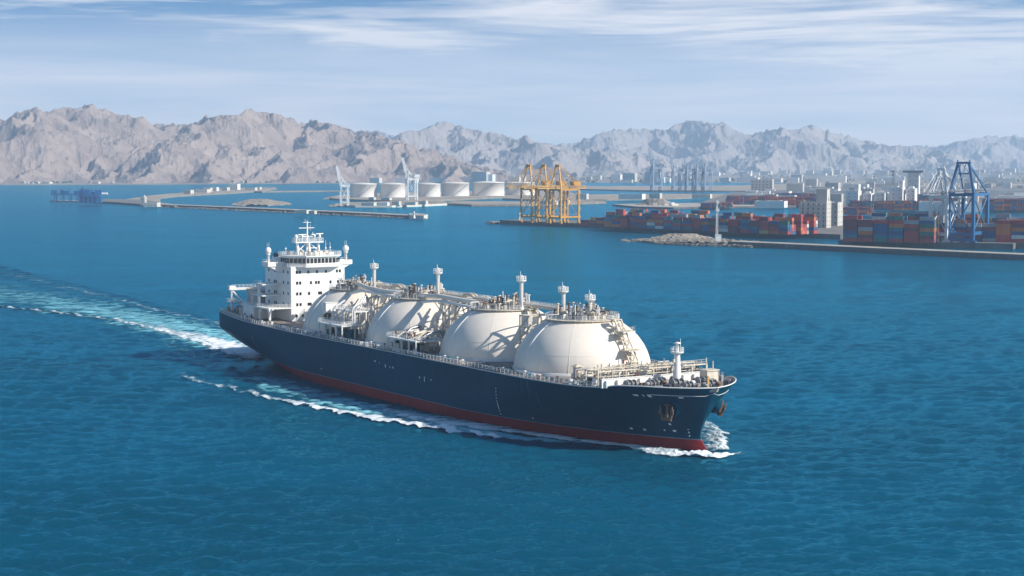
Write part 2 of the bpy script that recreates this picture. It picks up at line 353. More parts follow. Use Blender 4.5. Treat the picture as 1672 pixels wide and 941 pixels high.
def mountain(name, prof, d0, dp, d1, seed, label, step=34, ncol=900, nrow=200, slope=0.62, fine=1.0):
    """a range built from its crest line, the spurs that run down from it and their side spurs; gullies between"""
    rg = np.random.default_rng(seed); pu = [q[0] for q in prof]; pv = [q[1] for q in prof]
    us = np.linspace(pu[0], pu[-1], ncol); az = (us - CX) / F; dd = d0 - 250 + (d1 - d0 + 250) * np.linspace(0, 1, nrow) ** 1.15
    A, Dm = np.meshgrid(az, dd); X = A * Dm; Y = Dm
    k_ = (dp - d0) / 1500.0
    wX = X + fbm(X / 380, Y / 380, 6, seed + 40) * 290 * k_; wY = Y + fbm(X / 380 + 9, Y / 380, 6, seed + 50) * 290 * k_
    h = np.full_like(X, -60.0)
    def ridge(p, q, hp, hq, sl):
        nonlocal h
        dx, dy = q[0] - p[0], q[1] - p[1]; L2 = dx * dx + dy * dy + 1e-6
        t = np.clip(((wX - p[0]) * dx + (wY - p[1]) * dy) / L2, 0, 1)
        dist = np.hypot(wX - p[0] - t * dx, wY - p[1] - t * dy)
        h = np.maximum(h, hp + (hq - hp) * t - sl * dist * (1 - 0.12 * np.clip(dist / 900, 0, 1)))
    def crest_at(u):
        d = dp + 420 * k_ * math.sin(u * 0.021 + seed) + 160 * k_ * math.sin(u * 0.067 + 2 * seed); v = float(np.interp(u, pu, pv))
        return ((u - CX) / F * d, d, CH + (YH - v) / F * d)
    cu = list(pu); 
    for a_, b_ in zip(pu[:-1], pu[1:]):
        n = int((b_ - a_) / 24)
        cu += [a_ + (b_ - a_) * (i + 1) / (n + 1) for i in range(n)]
    cu = sorted(cu); cp = [crest_at(u) for u in cu]
    for p, q in zip(cp[:-1], cp[1:]): ridge(p[:2], q[:2], p[2], q[2], slope)
    u = pu[0]
    while u < pu[-1]:
        x, y, hh = crest_at(u); fx = x + rg.normal(-40, 330) * k_; fy = d0 + rg.uniform(-150, 420) * k_; n = 6; prev = (x, y, hh)
        e = rg.uniform(0.75, 1.25)
        for i in range(1, n + 1):
            t = i / n; w = rg.normal(0, 60) * k_
            px, py = x + (fx - x) * t + w, y + (fy - y) * t; ph = hh * (1 - t) ** e * rg.uniform(0.86, 1.06) + 4
            ph = min(ph, CH + (YH - np.interp(CX + F * px / py, pu, pv)) / F * py - 8)
            ridge(prev[:2], (px, py), prev[2], ph, slope * 1.05)
            for sgn in (-1, 1):
                if rg.random() < 0.75:
                    ln = rg.uniform(120, 330) * k_ * (1 - .3 * t); an = rg.uniform(0.2, 0.9); qx, qy = px + sgn * ln * math.cos(an), py - ln * math.sin(an)
                    ridge((px, py), (qx, qy), ph - 4, max(ph - ln * rg.uniform(0.45, 0.62), -20), slope * 1.1)
            prev = (px, py, ph)
        u += step * rg.uniform(0.55, 1.5)
    base = np.clip((h + 10) / 60, 0, 1)
    h = h + base * fine * ((ridged(X / 170, Y / 200, 7, seed + 9, 0.60) - 0.5) * 40 + (ridged(X / 55, Y / 60, 4, seed + 19, 0.6) - 0.5) * 12 + fbm(X / 420, Y / 420, 4, seed + 4) * 40)
    h = np.maximum(h, -4 + fbm(X / 90, Y / 90, 4, seed + 2) * 10 + 8 * np.clip((Dm - d0) / (dp - d0), 0, 2))
    o = grid_mesh(name, np.stack([X, Y, h], -1).reshape(-1, 3), nrow, ncol, MROCK if d0 < 8000 else MHAZED)
    return tag(o, label, 'mountain range', kind='structure')
mountain('mountain_range', [(-420, 215), (-200, 200), (-60, 196), (0, 189), (40, 190), (75, 182), (100, 180), (130, 173), (165, 168), (185, 171), (205, 185), (235, 195), (262, 203), (290, 197), (330, 192), (360, 184), (380, 180), (400, 186), (440, 190), (480, 197), (510, 198), (535, 194), (560, 202), (600, 215), (640, 224), (680, 234), (720, 250), (760, 264), (800, 276), (830, 285)],
         6150, 7700, 9300, 3, 'rugged tan mountain range with bare ridges behind the bay', 30, 1500, 330)
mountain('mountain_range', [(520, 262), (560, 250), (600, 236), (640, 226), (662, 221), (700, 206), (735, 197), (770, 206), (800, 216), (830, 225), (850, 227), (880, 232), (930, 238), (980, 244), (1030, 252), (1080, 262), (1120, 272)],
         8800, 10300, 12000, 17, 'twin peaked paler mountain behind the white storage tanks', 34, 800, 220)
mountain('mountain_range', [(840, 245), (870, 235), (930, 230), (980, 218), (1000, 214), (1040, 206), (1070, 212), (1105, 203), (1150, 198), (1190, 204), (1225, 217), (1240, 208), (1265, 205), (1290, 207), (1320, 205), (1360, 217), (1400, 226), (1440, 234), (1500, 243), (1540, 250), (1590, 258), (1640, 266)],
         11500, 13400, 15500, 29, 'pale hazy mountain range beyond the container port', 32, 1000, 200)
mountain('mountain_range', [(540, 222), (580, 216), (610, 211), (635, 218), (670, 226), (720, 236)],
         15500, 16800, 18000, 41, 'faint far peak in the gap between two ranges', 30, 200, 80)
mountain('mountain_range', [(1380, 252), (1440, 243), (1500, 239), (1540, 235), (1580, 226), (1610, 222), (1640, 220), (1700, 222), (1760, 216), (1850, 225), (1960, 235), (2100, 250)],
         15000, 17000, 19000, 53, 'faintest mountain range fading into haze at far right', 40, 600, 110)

# ------------------------------------------------------------------ land, made ground and sea walls
def land(name, pts, top=3.0, mat='sand', sidemat='concdark', label=None, cat=None, kind=None, lip=None, world=False):
    P = [q if isinstance(q, Vector) else at(*q) for q in pts]
    area = sum(P[i].x * P[(i + 1) % len(P)].y - P[(i + 1) % len(P)].x * P[i].y for i in range(len(P)))
    if area < 0: P.reverse()
    n = len(P); mb = MB(); mb.use(M[mat]); mb.add([(q.x, q.y, top) for q in P], [tuple(range(n))])
    mb.use(M[sidemat])
    vs = [(q.x, q.y, -2.5) for q in P] + [(q.x, q.y, top) for q in P]
    mb.add(vs, [(i, (i + 1) % n, n + (i + 1) % n, n + i) for i in range(n)])
    if lip:
        mb.use(M['conc'])
        for i in lip:
            a, b = P[i], P[(i + 1) % n]; mb.beam((a.x, a.y, top + 0.5), (b.x, b.y, top + 0.5), 1.6, 1.0)
    return tag(mb.build(name), label, cat, kind=kind)
def strip(pts, width):
    """polyline of ground points -> closed band polygon of given width (metres), laid away from the sea side"""
    P = [at(*q) for q in pts]; out = []
    for sgn in (0, 1):
        row = []
        for i, q in enumerate(P):
            t = (P[min(i + 1, len(P) - 1)] - P[max(i - 1, 0)]).normalized(); nrm = Vector((-t.y, t.x, 0))
            if nrm.y < 0: nrm = -nrm
            row.append(q + nrm * (width * sgn))
        out += row if sgn == 0 else row[::-1]
    return out

# coastal plain as one sheet to the foot of the mountains
shore_px = [(-500, 302.6), (-60, 302.4), (120, 302.2), (300, 301.4), (430, 300.6), (540, 300.0), (640, 299.5), (760, 298.5), (860, 297.5), (960, 298.5), (1060, 299), (1160, 298), (1240, 299), (1330, 300)]
def ground_sheet():
    P = [at(*q) for q in shore_px]
    far = [Vector((9000, P[-1].y, 0)), Vector((15000, 26000, 0)), Vector((-13000, 26000, 0))]
    pts = P + far; mb = MB(); mb.use(M['plain']); mb.add([(q.x, q.y, 2.2) for q in pts], [tuple(range(len(pts)))])
    mb.add([(q.x, q.y, 2.2) for q in P] + [(q.x, q.y - 40, -1.5) for q in P], [(i + 1, i, len(P) + i, len(P) + i + 1) for i in range(len(P) - 1)])
    return tag(mb.build('coastal_ground'), 'flat sandy coastal plain between the bay and the mountains', 'ground', kind='structure')
ground_sheet()

BW = []
def W(*p): return Vector(p)
land('breakwater', strip([(244, 337.5), (330, 341), (430, 345.5), (560, 351.5), (640, 355.8), (672, 357.5)], 26), 4.2, 'conc', 'concdark',
     'long straight concrete breakwater crossing the bay behind the ship', 'breakwater')
land('pier_head', [(668, 357.9), (692, 358.8), (699, 356.8), (690, 355.2), (668, 354.6)], 5.2, 'conc', 'stone', 'pale blunt pier head at the end of the long breakwater', 'pier')
land('jetty', strip([(81, 329.5), (115, 330.2), (134, 330.8)], 30), 2.6, 'conc', 'cgrey', 'low pale jetty slab under the left blue loading gantry', 'jetty')
land('jetty', [(134, 331.3), (180, 333.0), (234, 337.0), (244, 337.4), (262, 333.5), (236, 329.6), (196, 328.4), (134, 328.2)], 3.6, 'yard', 'concdark', 'dark working jetty under the right blue loading gantry', 'jetty')
land('causeway', [(200, 329.2), (240, 322.5), (275, 318.5), (300, 317.5), (330, 319.5), (290, 321.8), (262, 325.2), (262, 333.8), (300, 338.8), (285, 339.6), (244, 336.8)], 3.2, 'sand', 'rock', 'sandy curved causeway joining the jetty to the breakwater', 'causeway')
land('causeway', [(268, 320.5), (330, 313.5), (368, 309.2), (420, 308.4), (448, 307.6), (452, 309.5), (425, 313.8), (360, 318.0), (300, 320.8)], 3.4, 'sand', 'rock', 'sandy rubble causeway with small sheds far across the bay', 'causeway')
land('causeway', strip([(428, 314.8), (480, 314.2), (530, 313.8), (574, 313.6)], 60), 3.0, 'sand', 'rock', 'thin straight causeway leading to the white tanks', 'causeway')
land('tank_terminal_ground', [(534, 324.5), (546, 327.0), (600, 329.0), (665, 331.0), (720, 329.0), (800, 325.0), (870, 323.0), (940, 319.0), (930, 314.5), (860, 313), (700, 315), (590, 318), (560, 320)], 3.0, 'sand', 'rock', kind='structure')
land('quay_ground', [(548, 336.0), (580, 339.0), (640, 339.0), (690, 337.5), (730, 335.5), (700, 331.2), (640, 331.4), (585, 333.5), (566, 333.8)], 3.4, 'sand', 'stone', kind='structure')
land('causeway', [(726, 334.6), (770, 337.2), (850, 337.0), (930, 334.5), (990, 333.0), (985, 331.0), (930, 330.0), (850, 332.0), (780, 331.5), (740, 331.0)], 3.2, 'sand', 'rock', 'dark edged causeway between the tanks and the yellow cranes', 'causeway')
land('sand_ground', [(820, 326), (880, 328.5), (990, 328.0), (1090, 326.0), (1195, 322.5), (1195, 318.5), (1090, 318.5), (960, 319.5), (860, 322)], 2.6, 'sand', 'rock', kind='structure')
land('far_quay_ground', [(925, 309.8), (1050, 313.0), (1180, 313.4), (1260, 313.4), (1420, 313.0), (1700, 312), (1700, 301), (1330, 300), (1210, 304.5), (1080, 305.5), (960, 305.5)], 3.0, 'sand', 'concdark', kind='structure')
land('far_quay_ground', [(1000, 336.5), (1040, 340.5), (1100, 341.8), (1200, 340.2), (1300, 339.6), (1300, 334), (1200, 333), (1140, 334.5), (1060, 334.8)], 3.0, 'conc', 'concdark', kind='structure')
land('port_ground', [(1140, 335), (1200, 336.5), (1300, 336.5), (1340, 342.0), (1700, 345), (1760, 330), (1760, 305), (1430, 308), (1260, 313.0), (1192, 317)], 3.1, 'yard', 'concdark', kind='structure')
# container quay with the yellow cranes: front wall along the basin
QA, QB = at(816, 365.6), at(1372, 391.0)
QD = (QB - QA).normalized(); QN = Vector((-QD.y, QD.x, 0)); QN = QN if QN.y > 0 else -QN
land('container_quay', [QA, QB, QB + QN * 330, QA + QD * 210 + QN * 130, QA + QD * 60 + QN * 62, QA + QN * 40], 4.6, 'yard', 'concdark', 'long dark walled container quay under the yellow cranes', 'quay', world=True)
EA, EB = at(1369, 402.0), at(1654, 407.5)
ED = (EB - EA).normalized(); EN = Vector((-ED.y, ED.x, 0)); EN = EN if EN.y > 0 else -EN
land('container_quay', [EA, EB, EB + EN * 16, EB + ED * 80 + EN * 10, EB + ED * 120 + EN * 420, EA + EN * 420], 5.0, 'yard', 'concdark', 'dark walled container quay under the blue and white cranes', 'quay', world=True)
land('breakwater', strip([(1188, 402.0), (1300, 407.2), (1420, 413.2), (1540, 419.0), (1672, 425.2), (1800, 431.0)], 20), 4.2, 'conc', 'concdark',
     'nearest concrete breakwater running out of the right edge', 'breakwater')

def mound(name, c, rx, ry, h, rz, label, cat, n=70, seed=1, mat='rock'):
    """rubble heap: heightfield with blocky stones"""
    c = Vector(c); g = np.linspace(-1, 1, n); U, V = np.meshgrid(g, g)
    d = np.sqrt(U**2 + V**2) + fbm(U * 2.3 + seed, V * 2.3, 4, seed) * 0.55
    z = h * (np.clip(1.25 - d * 1.25, -0.3, 1) ** 1) * (0.7 + 0.6 * (fbm(U * 3, V * 3 + seed, 4, seed + 2) + 0.5))
    blocks = vnoise(U * rx / 2.6, V * ry / 2.6, seed + 5)[0]; z += (np.round(blocks * 4) / 4) * 1.9 * (z > -0.2)
    z = np.minimum(z, h * 1.02)
    ca, sa = math.cos(rz), math.sin(rz)
    X = c.x + U * rx * ca - V * ry * sa; Y = c.y + U * rx * sa + V * ry * ca
    o = grid_mesh(name, np.stack([X, Y, np.where(d > 1.05, -2.5, z)], -1).reshape(-1, 3), n, n, M[mat], smooth=False)
    return tag(o, label, cat)
qr = math.atan2(QD.y, QD.x)
mound('rock_island', at(428, 334), 52, 120, 9, 0.1, 'low bare rock island lying behind the long breakwater', 'rock island', seed=3)
mound('rubble_mound', at(1126, 396.5) + Vector((0, 8, 0)), 64, 18, 3.9, math.atan2(-0.35, 1), 'rough rubble head at the tip of the nearest breakwater', 'rubble mound', n=110, seed=6)
mound('rubble_heap', at(1095, 391.0) + Vector((12, 14, 0)), 30, 11, 4.8, 0, 'sandy heap on the rubble head of the nearest breakwater', 'rubble mound', seed=8, mat='sand')
mound('rock_spit', at(806, 365.0), 9, 16, 2.6, 0.3, 'small dark rock spit off the end of the yellow crane quay', 'rock', n=30, seed=12)
mound('rubble_heap', at(1070, 337.2), 34, 60, 13, 0, 'dark rubble heap on the pier behind the red containers', 'rubble mound', n=40, seed=14)
mound('rubble_heap', at(1095, 338.5), 16, 40, 8, 0, 'white gravel heap beside the dark rubble heap', 'gravel heap', n=30, seed=15, mat='stone')
mound('rock_spit', at(556, 337.0), 22, 26, 4, 0, 'rocky point at the left end of the sand quay', 'rock', n=40, seed=18)
mound('rock_spit', at(548, 325.0), 26, 50, 5, 0, 'rocky point at the left end of the tank terminal', 'rock', n=40, seed=19)
mound('rock_spit', at(711, 333.5), 26, 60, 5, 0, 'rocky point at the right end of the sand quay', 'rock', n=40, seed=20)

# ------------------------------------------------------------------ storage tanks on the terminal
def make_tank():
    root = empty('storage_tank', (0, 0, 0)); s = MB(); s.lathe([(1, 0), (1, 0.955), (1.015, 0.957), (1.015, 0.985), (1, 1.0)], n=48)
    s.build('shell', root, 'tank')
    r = MB(); r.lathe([(0.995, 0.992), (0.5, 1.06), (0.0, 1.085)], n=48); r.build('roof', root, 'tankroof')
    st = MB(); 
    for i in range(26):
        a = 3.9 + 1.25 * i / 26; z = 0.02 + 0.94 * i / 26; st.box((1.03 * math.cos(a), 1.03 * math.sin(a), z), (0.05, 0.05, 0.02), a)
    st.build('stairway', root, 'cgrey')
    return root
TL = ['leftmost white storage tank, standing behind the thin white crane', 'white storage tank just left of the tall white crane with two booms', 'white storage tank just right of the tall white crane with two booms',
      'white storage tank fourth along the row from the left', 'widest white storage tank, fifth along the row', 'white storage tank half hidden behind the yellow cranes']
proto = None
for (u, v, r_, h_), lb in zip([(592, 322.5, 21.5, 22), (640, 322.5, 20.5, 22), (700, 321.5, 18.5, 21), (743, 320.5, 22.5, 21.5), (797, 320, 26.5, 22), (850, 319, 24, 20.5)], TL):
    o = proto = make_tank() if proto is None else proto
    if o.get('label'): o = copy_tree(proto)
    c = at(u, v, 3.0); k = c.y / F; o.location = c + Vector((0, r_ * k, -0.05)); o.scale = (r_ * k, r_ * k, h_ * k)
    o.rotation_euler = (0, 0, RNG.random() * 0.8)
    tag(o, lb, 'storage tank', 'white storage tanks in a row on the terminal')

# ------------------------------------------------------------------ ship to shore cranes: local x = boom direction (over the water), y along the rail
def make_crane(label, main, trim, hg=40, ha=64, w_=18, g=28, boom=32, back=16, raised=None, leg=1.8, house=True, group=None, truss='cgrey', name='gantry_crane', apx=2.2, hx=None):
    root = empty(name, (0, 0, 0)); tag(root, label, 'crane', group)
    fx, rx = g / 2, -g / 2; y = w_ / 2
    for x in (fx, rx):
        for s in (-1, 1):
            l = MB(); l.box((x, s * y, hg / 2 + 1), (leg * 1.15, leg, hg - 2)); l.box((x, s * y, 0.9), (leg * 1.3, leg * 2.4, 1.8)); l.build('leg', root, main)
    for x in (fx, rx):
        b = MB(); b.box((x, 0, hg * 0.165), (leg * 0.9, w_ - leg - 0.02, leg * 1.2)); b.build('sill_beam', root, main)
        b = MB(); b.box((x, 0, hg - 0.6), (leg * 0.9, w_ - leg - 0.02, leg * 1.3)); b.build('cross_beam', root, main)
    for s in (-1, 1):
        b = MB(); b.box((0, s * y, hg * 0.19), (g - leg * 1.2, leg * 0.75, leg * 1.2)); b.build('portal_beam', root, main)
        b = MB(); b.box((0, s * y, hg - 0.7), (g - leg * 1.2, leg * 0.75, leg)); b.build('top_beam', root, main)
        b = MB()
        for z0, z1 in ((hg * 0.24, hg * 0.62), (hg * 0.62, hg * 0.95)) if False else ((hg * 0.22, hg * 0.94),):
            b.tube((fx - 0.6, s * y, z0), (rx + 0.6, s * y, z1), leg * 0.22); b.tube((fx - 0.6, s * y, z1), (rx + 0.6, s * y, z0), leg * 0.22)
        b.build('brace', root, main)
    b = MB(); b.tube((fx, -y + .6, hg * 0.95), (fx, 0, hg * 0.52), leg * 0.2); b.tube((fx, y - .6, hg * 0.95), (fx, 0, hg * 0.52), leg * 0.2)
    b.tube((fx, 0, hg * 0.52), (fx, -y + .6, hg * 0.2), leg * 0.2); b.tube((fx, 0, hg * 0.52), (fx, y - .6, hg * 0.2), leg * 0.2); b.build('brace', root, main)
    # girder and boom: paired lattice box beams
    def lattice(a, c, yy, hh):
        mb = MB(); a = Vector(a); c = Vector(c); d = (c - a); n = max(2, int(d.length / 4)); up = Vector((-d.z, 0, d.x)).normalized() * hh
        mb.beam(a, c, 0.9, 1.0); mb.beam(a + up, c + up, 0.5, 0.6)
        for i in range(n):
            p = a + d * (i / n); q = a + d * ((i + 1) / n); mb.beam(p, p.lerp(q, .5) + up, 0.35); mb.beam(p.lerp(q, .5) + up, q, 0.35)
        return mb
    for s in (-1, 1): lattice((rx - back, s * 3, hg + 0.9), (fx + 1, s * 3, hg + 0.9), s, 2.6).build('girder', root, truss)
    ang = R(raised) if raised else 0
    tip = Vector((fx + 1 + boom * math.cos(ang), 0, hg + 1 + boom * math.sin(ang)))
    for s in (-1, 1): lattice((fx + 1.2, s * 3, hg + 1), (tip.x, s * 3, tip.z), s, 2.2).build('boom', root, main if raised else truss)
    for k in (0.33, 0.66, 1.0): b = MB(); p = Vector((fx + 1, 0, hg + 1)).lerp(tip, k); b.tube((p.x, -3, p.z), (p.x, 3, p.z), 0.5); b.build('boom_tie', root, main)
    ax = fx - 3.5
    a = MB()
    for s in (-1, 1):
        a.beam((fx - .4, s * y, hg), (ax, s * apx, ha), leg * 0.75, leg * 0.85); a.beam((ax - 0.5, s * (apx - .2), ha - 1), (rx, s * y, hg), leg * 0.45)
    a.box((ax, 0, ha), (2.6, 2.8 + 2 * apx, 1.8)); a.tube((ax, -apx - .4, ha + .9), (ax, -apx - .4, ha + 2.6), .5); a.tube((ax, apx + .4, ha + .9), (ax, apx + .4, ha + 2.6), .5)
    a.tube((ax + .6, -5, ha - (ha - hg) * .35), (ax + .6, 5, ha - (ha - hg) * .35), leg * .25)
    a.build('apex_frame', root, main)
    st = MB()
    for s in (-1, 1):
        st.tube((ax, s * 2.2, ha), (tip.x - (0 if raised else 2), s * 3, tip.z + 2), 0.24); p = Vector((fx + 1, 0, hg + 1)).lerp(tip, 0.5)
        st.tube((ax, s * 2.2, ha), (p.x, s * 3, p.z + 2), 0.24); st.tube((ax, s * 2.2, ha), (rx - back + 1, s * 3, hg + 3), 0.24)
    st.build('stay', root, main)
    if house:
        hx = rx - back * .2 if hx is None else hx
        h_ = MB(); h_.box((hx, 0, hg + 6.2), (10, 7.0, 5.0)); h_.box((hx, 0, hg + 8.85), (10.6, 7.6, .3)); h_.build('machinery_house', root, trim)
    c_ = MB(); c_.box((fx - 7, 0, hg - 2.4), (3.2, 3.0, 2.6)); c_.box((fx - 7, 0, hg - .4), (5, 6.5, .9)); c_.build('trolley_cab', root, trim)
    r_ = MB(); r_.rail([(rx - back, -4.2, hg + .8), (fx, -4.2, hg + .8)], 1.2, 3, .08); r_.build('walkway_rail', root, main); r_ = MB(); r_.rail([(rx, y, hg * .25), (fx, y, hg * .25)], 1.2, 3, .08)
    for i in range(8): r_.box((rx - 1.7, y, 2 + i * hg / 8.4), (1.4, 2.2, .15)); r_.beam((rx - 1.7, y + (1 if i % 2 else -1), 2 + i * hg / 8.4), (rx - 1.7, y - (1 if i % 2 else -1), 2 + (i + 1) * hg / 8.4), .7, .12)
    r_.build('stair_landing', root, main)
    return root
# three yellow cranes on the long quay
ry = math.atan2(-QN.y, -QN.x)
g = 'yellow gantry cranes on the container quay'
YL = ['yellow gantry crane nearest the quay end, its boom over the water at left', 'middle one of the three yellow gantry cranes', 'yellow gantry crane nearest the red containers, its back girder at right']
yc = make_crane(YL[0], 'cyel', 'cyel', 39, 66, 20, 26, 27, 17, truss='ochre', group=g, leg=1.5)
for i, u in enumerate((857.5, 881.5, 904.5)):
    o = yc if i == 0 else copy_tree(yc); o['label'] = YL[i]
    q = at(u, 363.2 + (u - 857) * 0.045, 4.6); o.location = q + QN * 15; o.location.z = 4.6; o.rotation_euler = (0, 0, ry)
# blue crane and white crane on the right quay
re = math.atan2(-EN.y, -EN.x) - R(14)
bc = make_crane('tall blue gantry crane with blue base beam on the right quay', 'cblue', 'cwhite', 42, 68.5, 22, 30, 20, 22, leg=2.5, apx=5.0, hx=-4)
bb = MB(); bb.box((15, 0, 2.6), (2.6, 24, 3.2)); bb.build('base_beam', bc, 'cblue')
bc.location = EA + ED * 109 + EN * 19.5; bc.location.z = 5; bc.rotation_euler = (0, 0, re)
wc = make_crane('white gantry crane just left of the blue one', 'cwhite', 'cwhite', 40, 63, 15, 26, 26, 20, leg=2.5, house=False)
wc.location = EA + ED * 89 + EN * 20; wc.location.z = 5; wc.rotation_euler = (0, 0, re)
# white cranes with raised booms by the tanks, then five far pale ones
c = make_crane('thin white crane with raised boom left of the white tanks', 'cwhite', 'cwhite', 32, 43, 8, 12, 32, 4, raised=80, leg=1.2, house=False, truss='cwhite'); c.location = at(561, 336.5, 3.4); c.location.y += 10; c.rotation_euler = (0, 0, R(196))
c = make_crane('tall white crane with raised boom standing between the white tanks', 'cwhite', 'cwhite', 40, 54, 13, 18, 40, 8, raised=78, leg=1.7, truss='cwhite'); c.location = at(672, 327.0, 3.0); c.rotation_euler = (0, 0, R(200))
g = 'pale cranes with raised booms at the far quay'
FL = ['tallest pale crane with raised boom at far quay, leftmost of five', 'second pale far crane from the left, standing apart', 'middle one of the five pale far cranes', 'fourth pale far crane from the left', 'rightmost of the five pale far cranes']
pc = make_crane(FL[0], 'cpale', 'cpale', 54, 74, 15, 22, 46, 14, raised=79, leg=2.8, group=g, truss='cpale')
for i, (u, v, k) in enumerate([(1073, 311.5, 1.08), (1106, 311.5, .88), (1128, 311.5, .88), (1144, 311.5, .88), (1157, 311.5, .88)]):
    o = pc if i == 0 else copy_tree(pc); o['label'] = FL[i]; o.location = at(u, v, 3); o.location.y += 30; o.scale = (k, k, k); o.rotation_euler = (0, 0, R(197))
# blue loading gantries on the far left jetty
def loading_gantry(label, u, v, wpx, tall):
    root = empty('loading_gantry', at(u, v, 3.0)); tag(root, label, 'gantry'); k = root.location.y / F; wd = wpx * k
    for i in range(4):
        for s in (-1, 1): l = MB(); l.box((-wd / 2 + wd * (i + .5) / 4, s * 7, 6), (1.6, 1.6, 12)); l.build('leg', root, 'gblue')
    b = MB(); b.box((0, 0, 13.2), (wd, 17, 2.4)); b.rail([(-wd / 2, -8.6, 14.4), (wd / 2, -8.6, 14.4)], 1.2, 3, .1); b.build('deck_beam', root, 'gblue')
    t = MB()
    for i in range(9):
        x = -wd * .45 + wd * .9 * RNG.random(); h_ = 3 + 7 * RNG.random() * tall; t.box((x, RNG.normal(0, 3), 14.4 + h_ / 2), (5 + 7 * RNG.random(), 7, h_))
    for i in range(5): x = -wd * .45 + wd * .9 * RNG.random(); t.tube((x, 0, 14), (x + RNG.normal(0, 3), 0, 22 + 8 * RNG.random() * tall), .6)
    t.build('winch_housing', root, 'gblue')
    p = MB(); p.tube((wd * .5, -2, 16), (wd * .5 + wd * .42, -2, 16), 2.2, n=12); p.build('loading_arm', root, 'cwhite')
    return root
loading_gantry('blue loading gantry on the low jetty, leftmost in the bay', 109, 329.5, 48, .6)
o = loading_gantry('blue loading gantry with tall left tower beside the causeway', 149, 331.5, 30, 1.0)
t = MB(); t.box((-16, 0, 12), (7, 12, 24)); t.box((-15, 0, 25.5), (3, 4, 3)); t.build('tower', o, 'gblue')
t = MB(); t.box((2, 0, 5.6), (34, 9, 10.8)); t.build('side_panel', o, 'gblue')

# ------------------------------------------------------------------ shipping containers
CL_, CW_, CHT = 12.4, 2.7, 3.2
def container_mesh(k):
    mb = MB(); n = 30; mb.use(M['c_' + k]); mb.box((0, 0, CHT / 2), (CL_ - .5, CW_ - .24, CHT - .3))
    for sx in (-1, 1):
        for sy in (-1, 1): mb.box((sx * (CL_ / 2 - .2), sy * (CW_ / 2 - .14), CHT / 2), (.3, .26, CHT - .02))
    for sy in (-1, 1):
        for z in (.12, CHT - .14): mb.box((0, sy * (CW_ / 2 - .12), z), (CL_ - .7, .2, .22))
        for i in range(n): mb.box((-CL_ / 2 + .6 + (CL_ - 1.2) * i / (n - 1), sy * (CW_ / 2 - .1), CHT / 2), (.2, .1, CHT - .6))
    for i in range(5): mb.box((CL_ / 2 - .22, -CW_ / 2 + .5 + .5 * i, CHT / 2), (.1, .1, CHT - .6))
    o = mb.build('shipping_container'); me = o.data; bpy.data.objects.remove(o); return me
CMESH = {k: container_mesh(k) for k in CC}
WT = {'a': ['red'] * 7 + ['dark blue'] * 5 + ['maroon'] * 5 + ['orange'] * 4 + ['grey'] * 2 + ['white'] + ['teal'] * 2 + ['green'] + ['yellow'],
      'b': ['maroon'] * 4 + ['dark blue'] * 4 + ['red'] * 6 + ['teal'] * 3 + ['yellow'] * 2 + ['orange'] * 1 + ['grey'] + ['green'] * 2,
      'c': ['red'] * 6 + ['orange'] * 5 + ['dark blue'] * 3 + ['maroon'] * 4 + ['white'] + ['grey']}
CON = []     # (rank, mesh key, location, rz, yard words)
def yard(a, d, n_, bays, rows, tiers, words, wt, zb, gaps=(), lane=4):
    d = d.normalized(); rz = math.atan2(d.y, d.x)
    for b in range(bays):
        if b in gaps: continue
        for r in range(rows):
            t_ = max(1, int(round(tiers(b, r) + random.uniform(-1.9, 1.0))))
            off = r * CW_ * 1.03 + (r // lane) * 7
            for k in range(t_):
                p = a + d * (b * (CL_ + .8) + CL_ / 2 + (b // 6) * 3) + n_ * (off + CW_ / 2)
                vis = 0 if r == 0 else (1 if k == t_ - 1 or k > 2 else 2)
                CON.append((vis, p.y, random.choice(WT[wt]), (p.x, p.y, zb + k * CHT), rz, words))
yard(at(948, 368.5, 4.6), QD, QN, 23, 10, lambda b, r: 4.8 if 2 < b else 2.5, 'in the stacks along the quay right of the yellow cranes', 'a', 4.62, gaps=())
yard(at(1374, 395.0, 5) + EN * 5, ED, EN, 6, 8, lambda b, r: 6.6 - 1.0 * (b % 3 == 1), 'in the tall block left of the white crane', 'b', 5.02)
yard(at(1508, 398.5, 5) + EN * 58, ED, EN, 6, 6, lambda b, r: 5.4, 'in the stacks behind the blue and white cranes', 'c', 5.02)
yard(at(1612, 399.5, 5) + EN * 46, ED, EN, 7, 7, lambda b, r: 5.4, 'in the stacks right of the blue crane', 'c', 5.02)
yard(at(1385, 394.5, 5) + EN * 95, ED, EN, 24, 5, lambda b, r: 6.2, 'in the rows behind the tall block on the right quay', 'a', 5.02)
CON.sort(key=lambda c: (c[0], c[1]))
for vis, _, k, loc, rz, words in CON[:300]:
    o = bpy.data.objects.new('shipping_container', CMESH[k]); COL.objects.link(o); o.location = loc; o.rotation_euler = (0, 0, rz)
    tag(o, f'{k} shipping container {words}', 'container', f'{k} shipping containers {words}')
def container_mass(items, name, label):
    mb = MB()
    for k, loc, rz in items: mb.use(M['c_' + k]); mb.box((loc[0], loc[1], loc[2] + CHT / 2), (CL_, CW_ - .05, CHT - .05), rz)
    return tag(mb.build(name), label, 'containers', kind='stuff')
container_mass([(c[2], c[3], c[4]) for c in CON[300:]], 'stacked_containers', 'remaining shipping containers deep inside the stacks of the port')
far = []
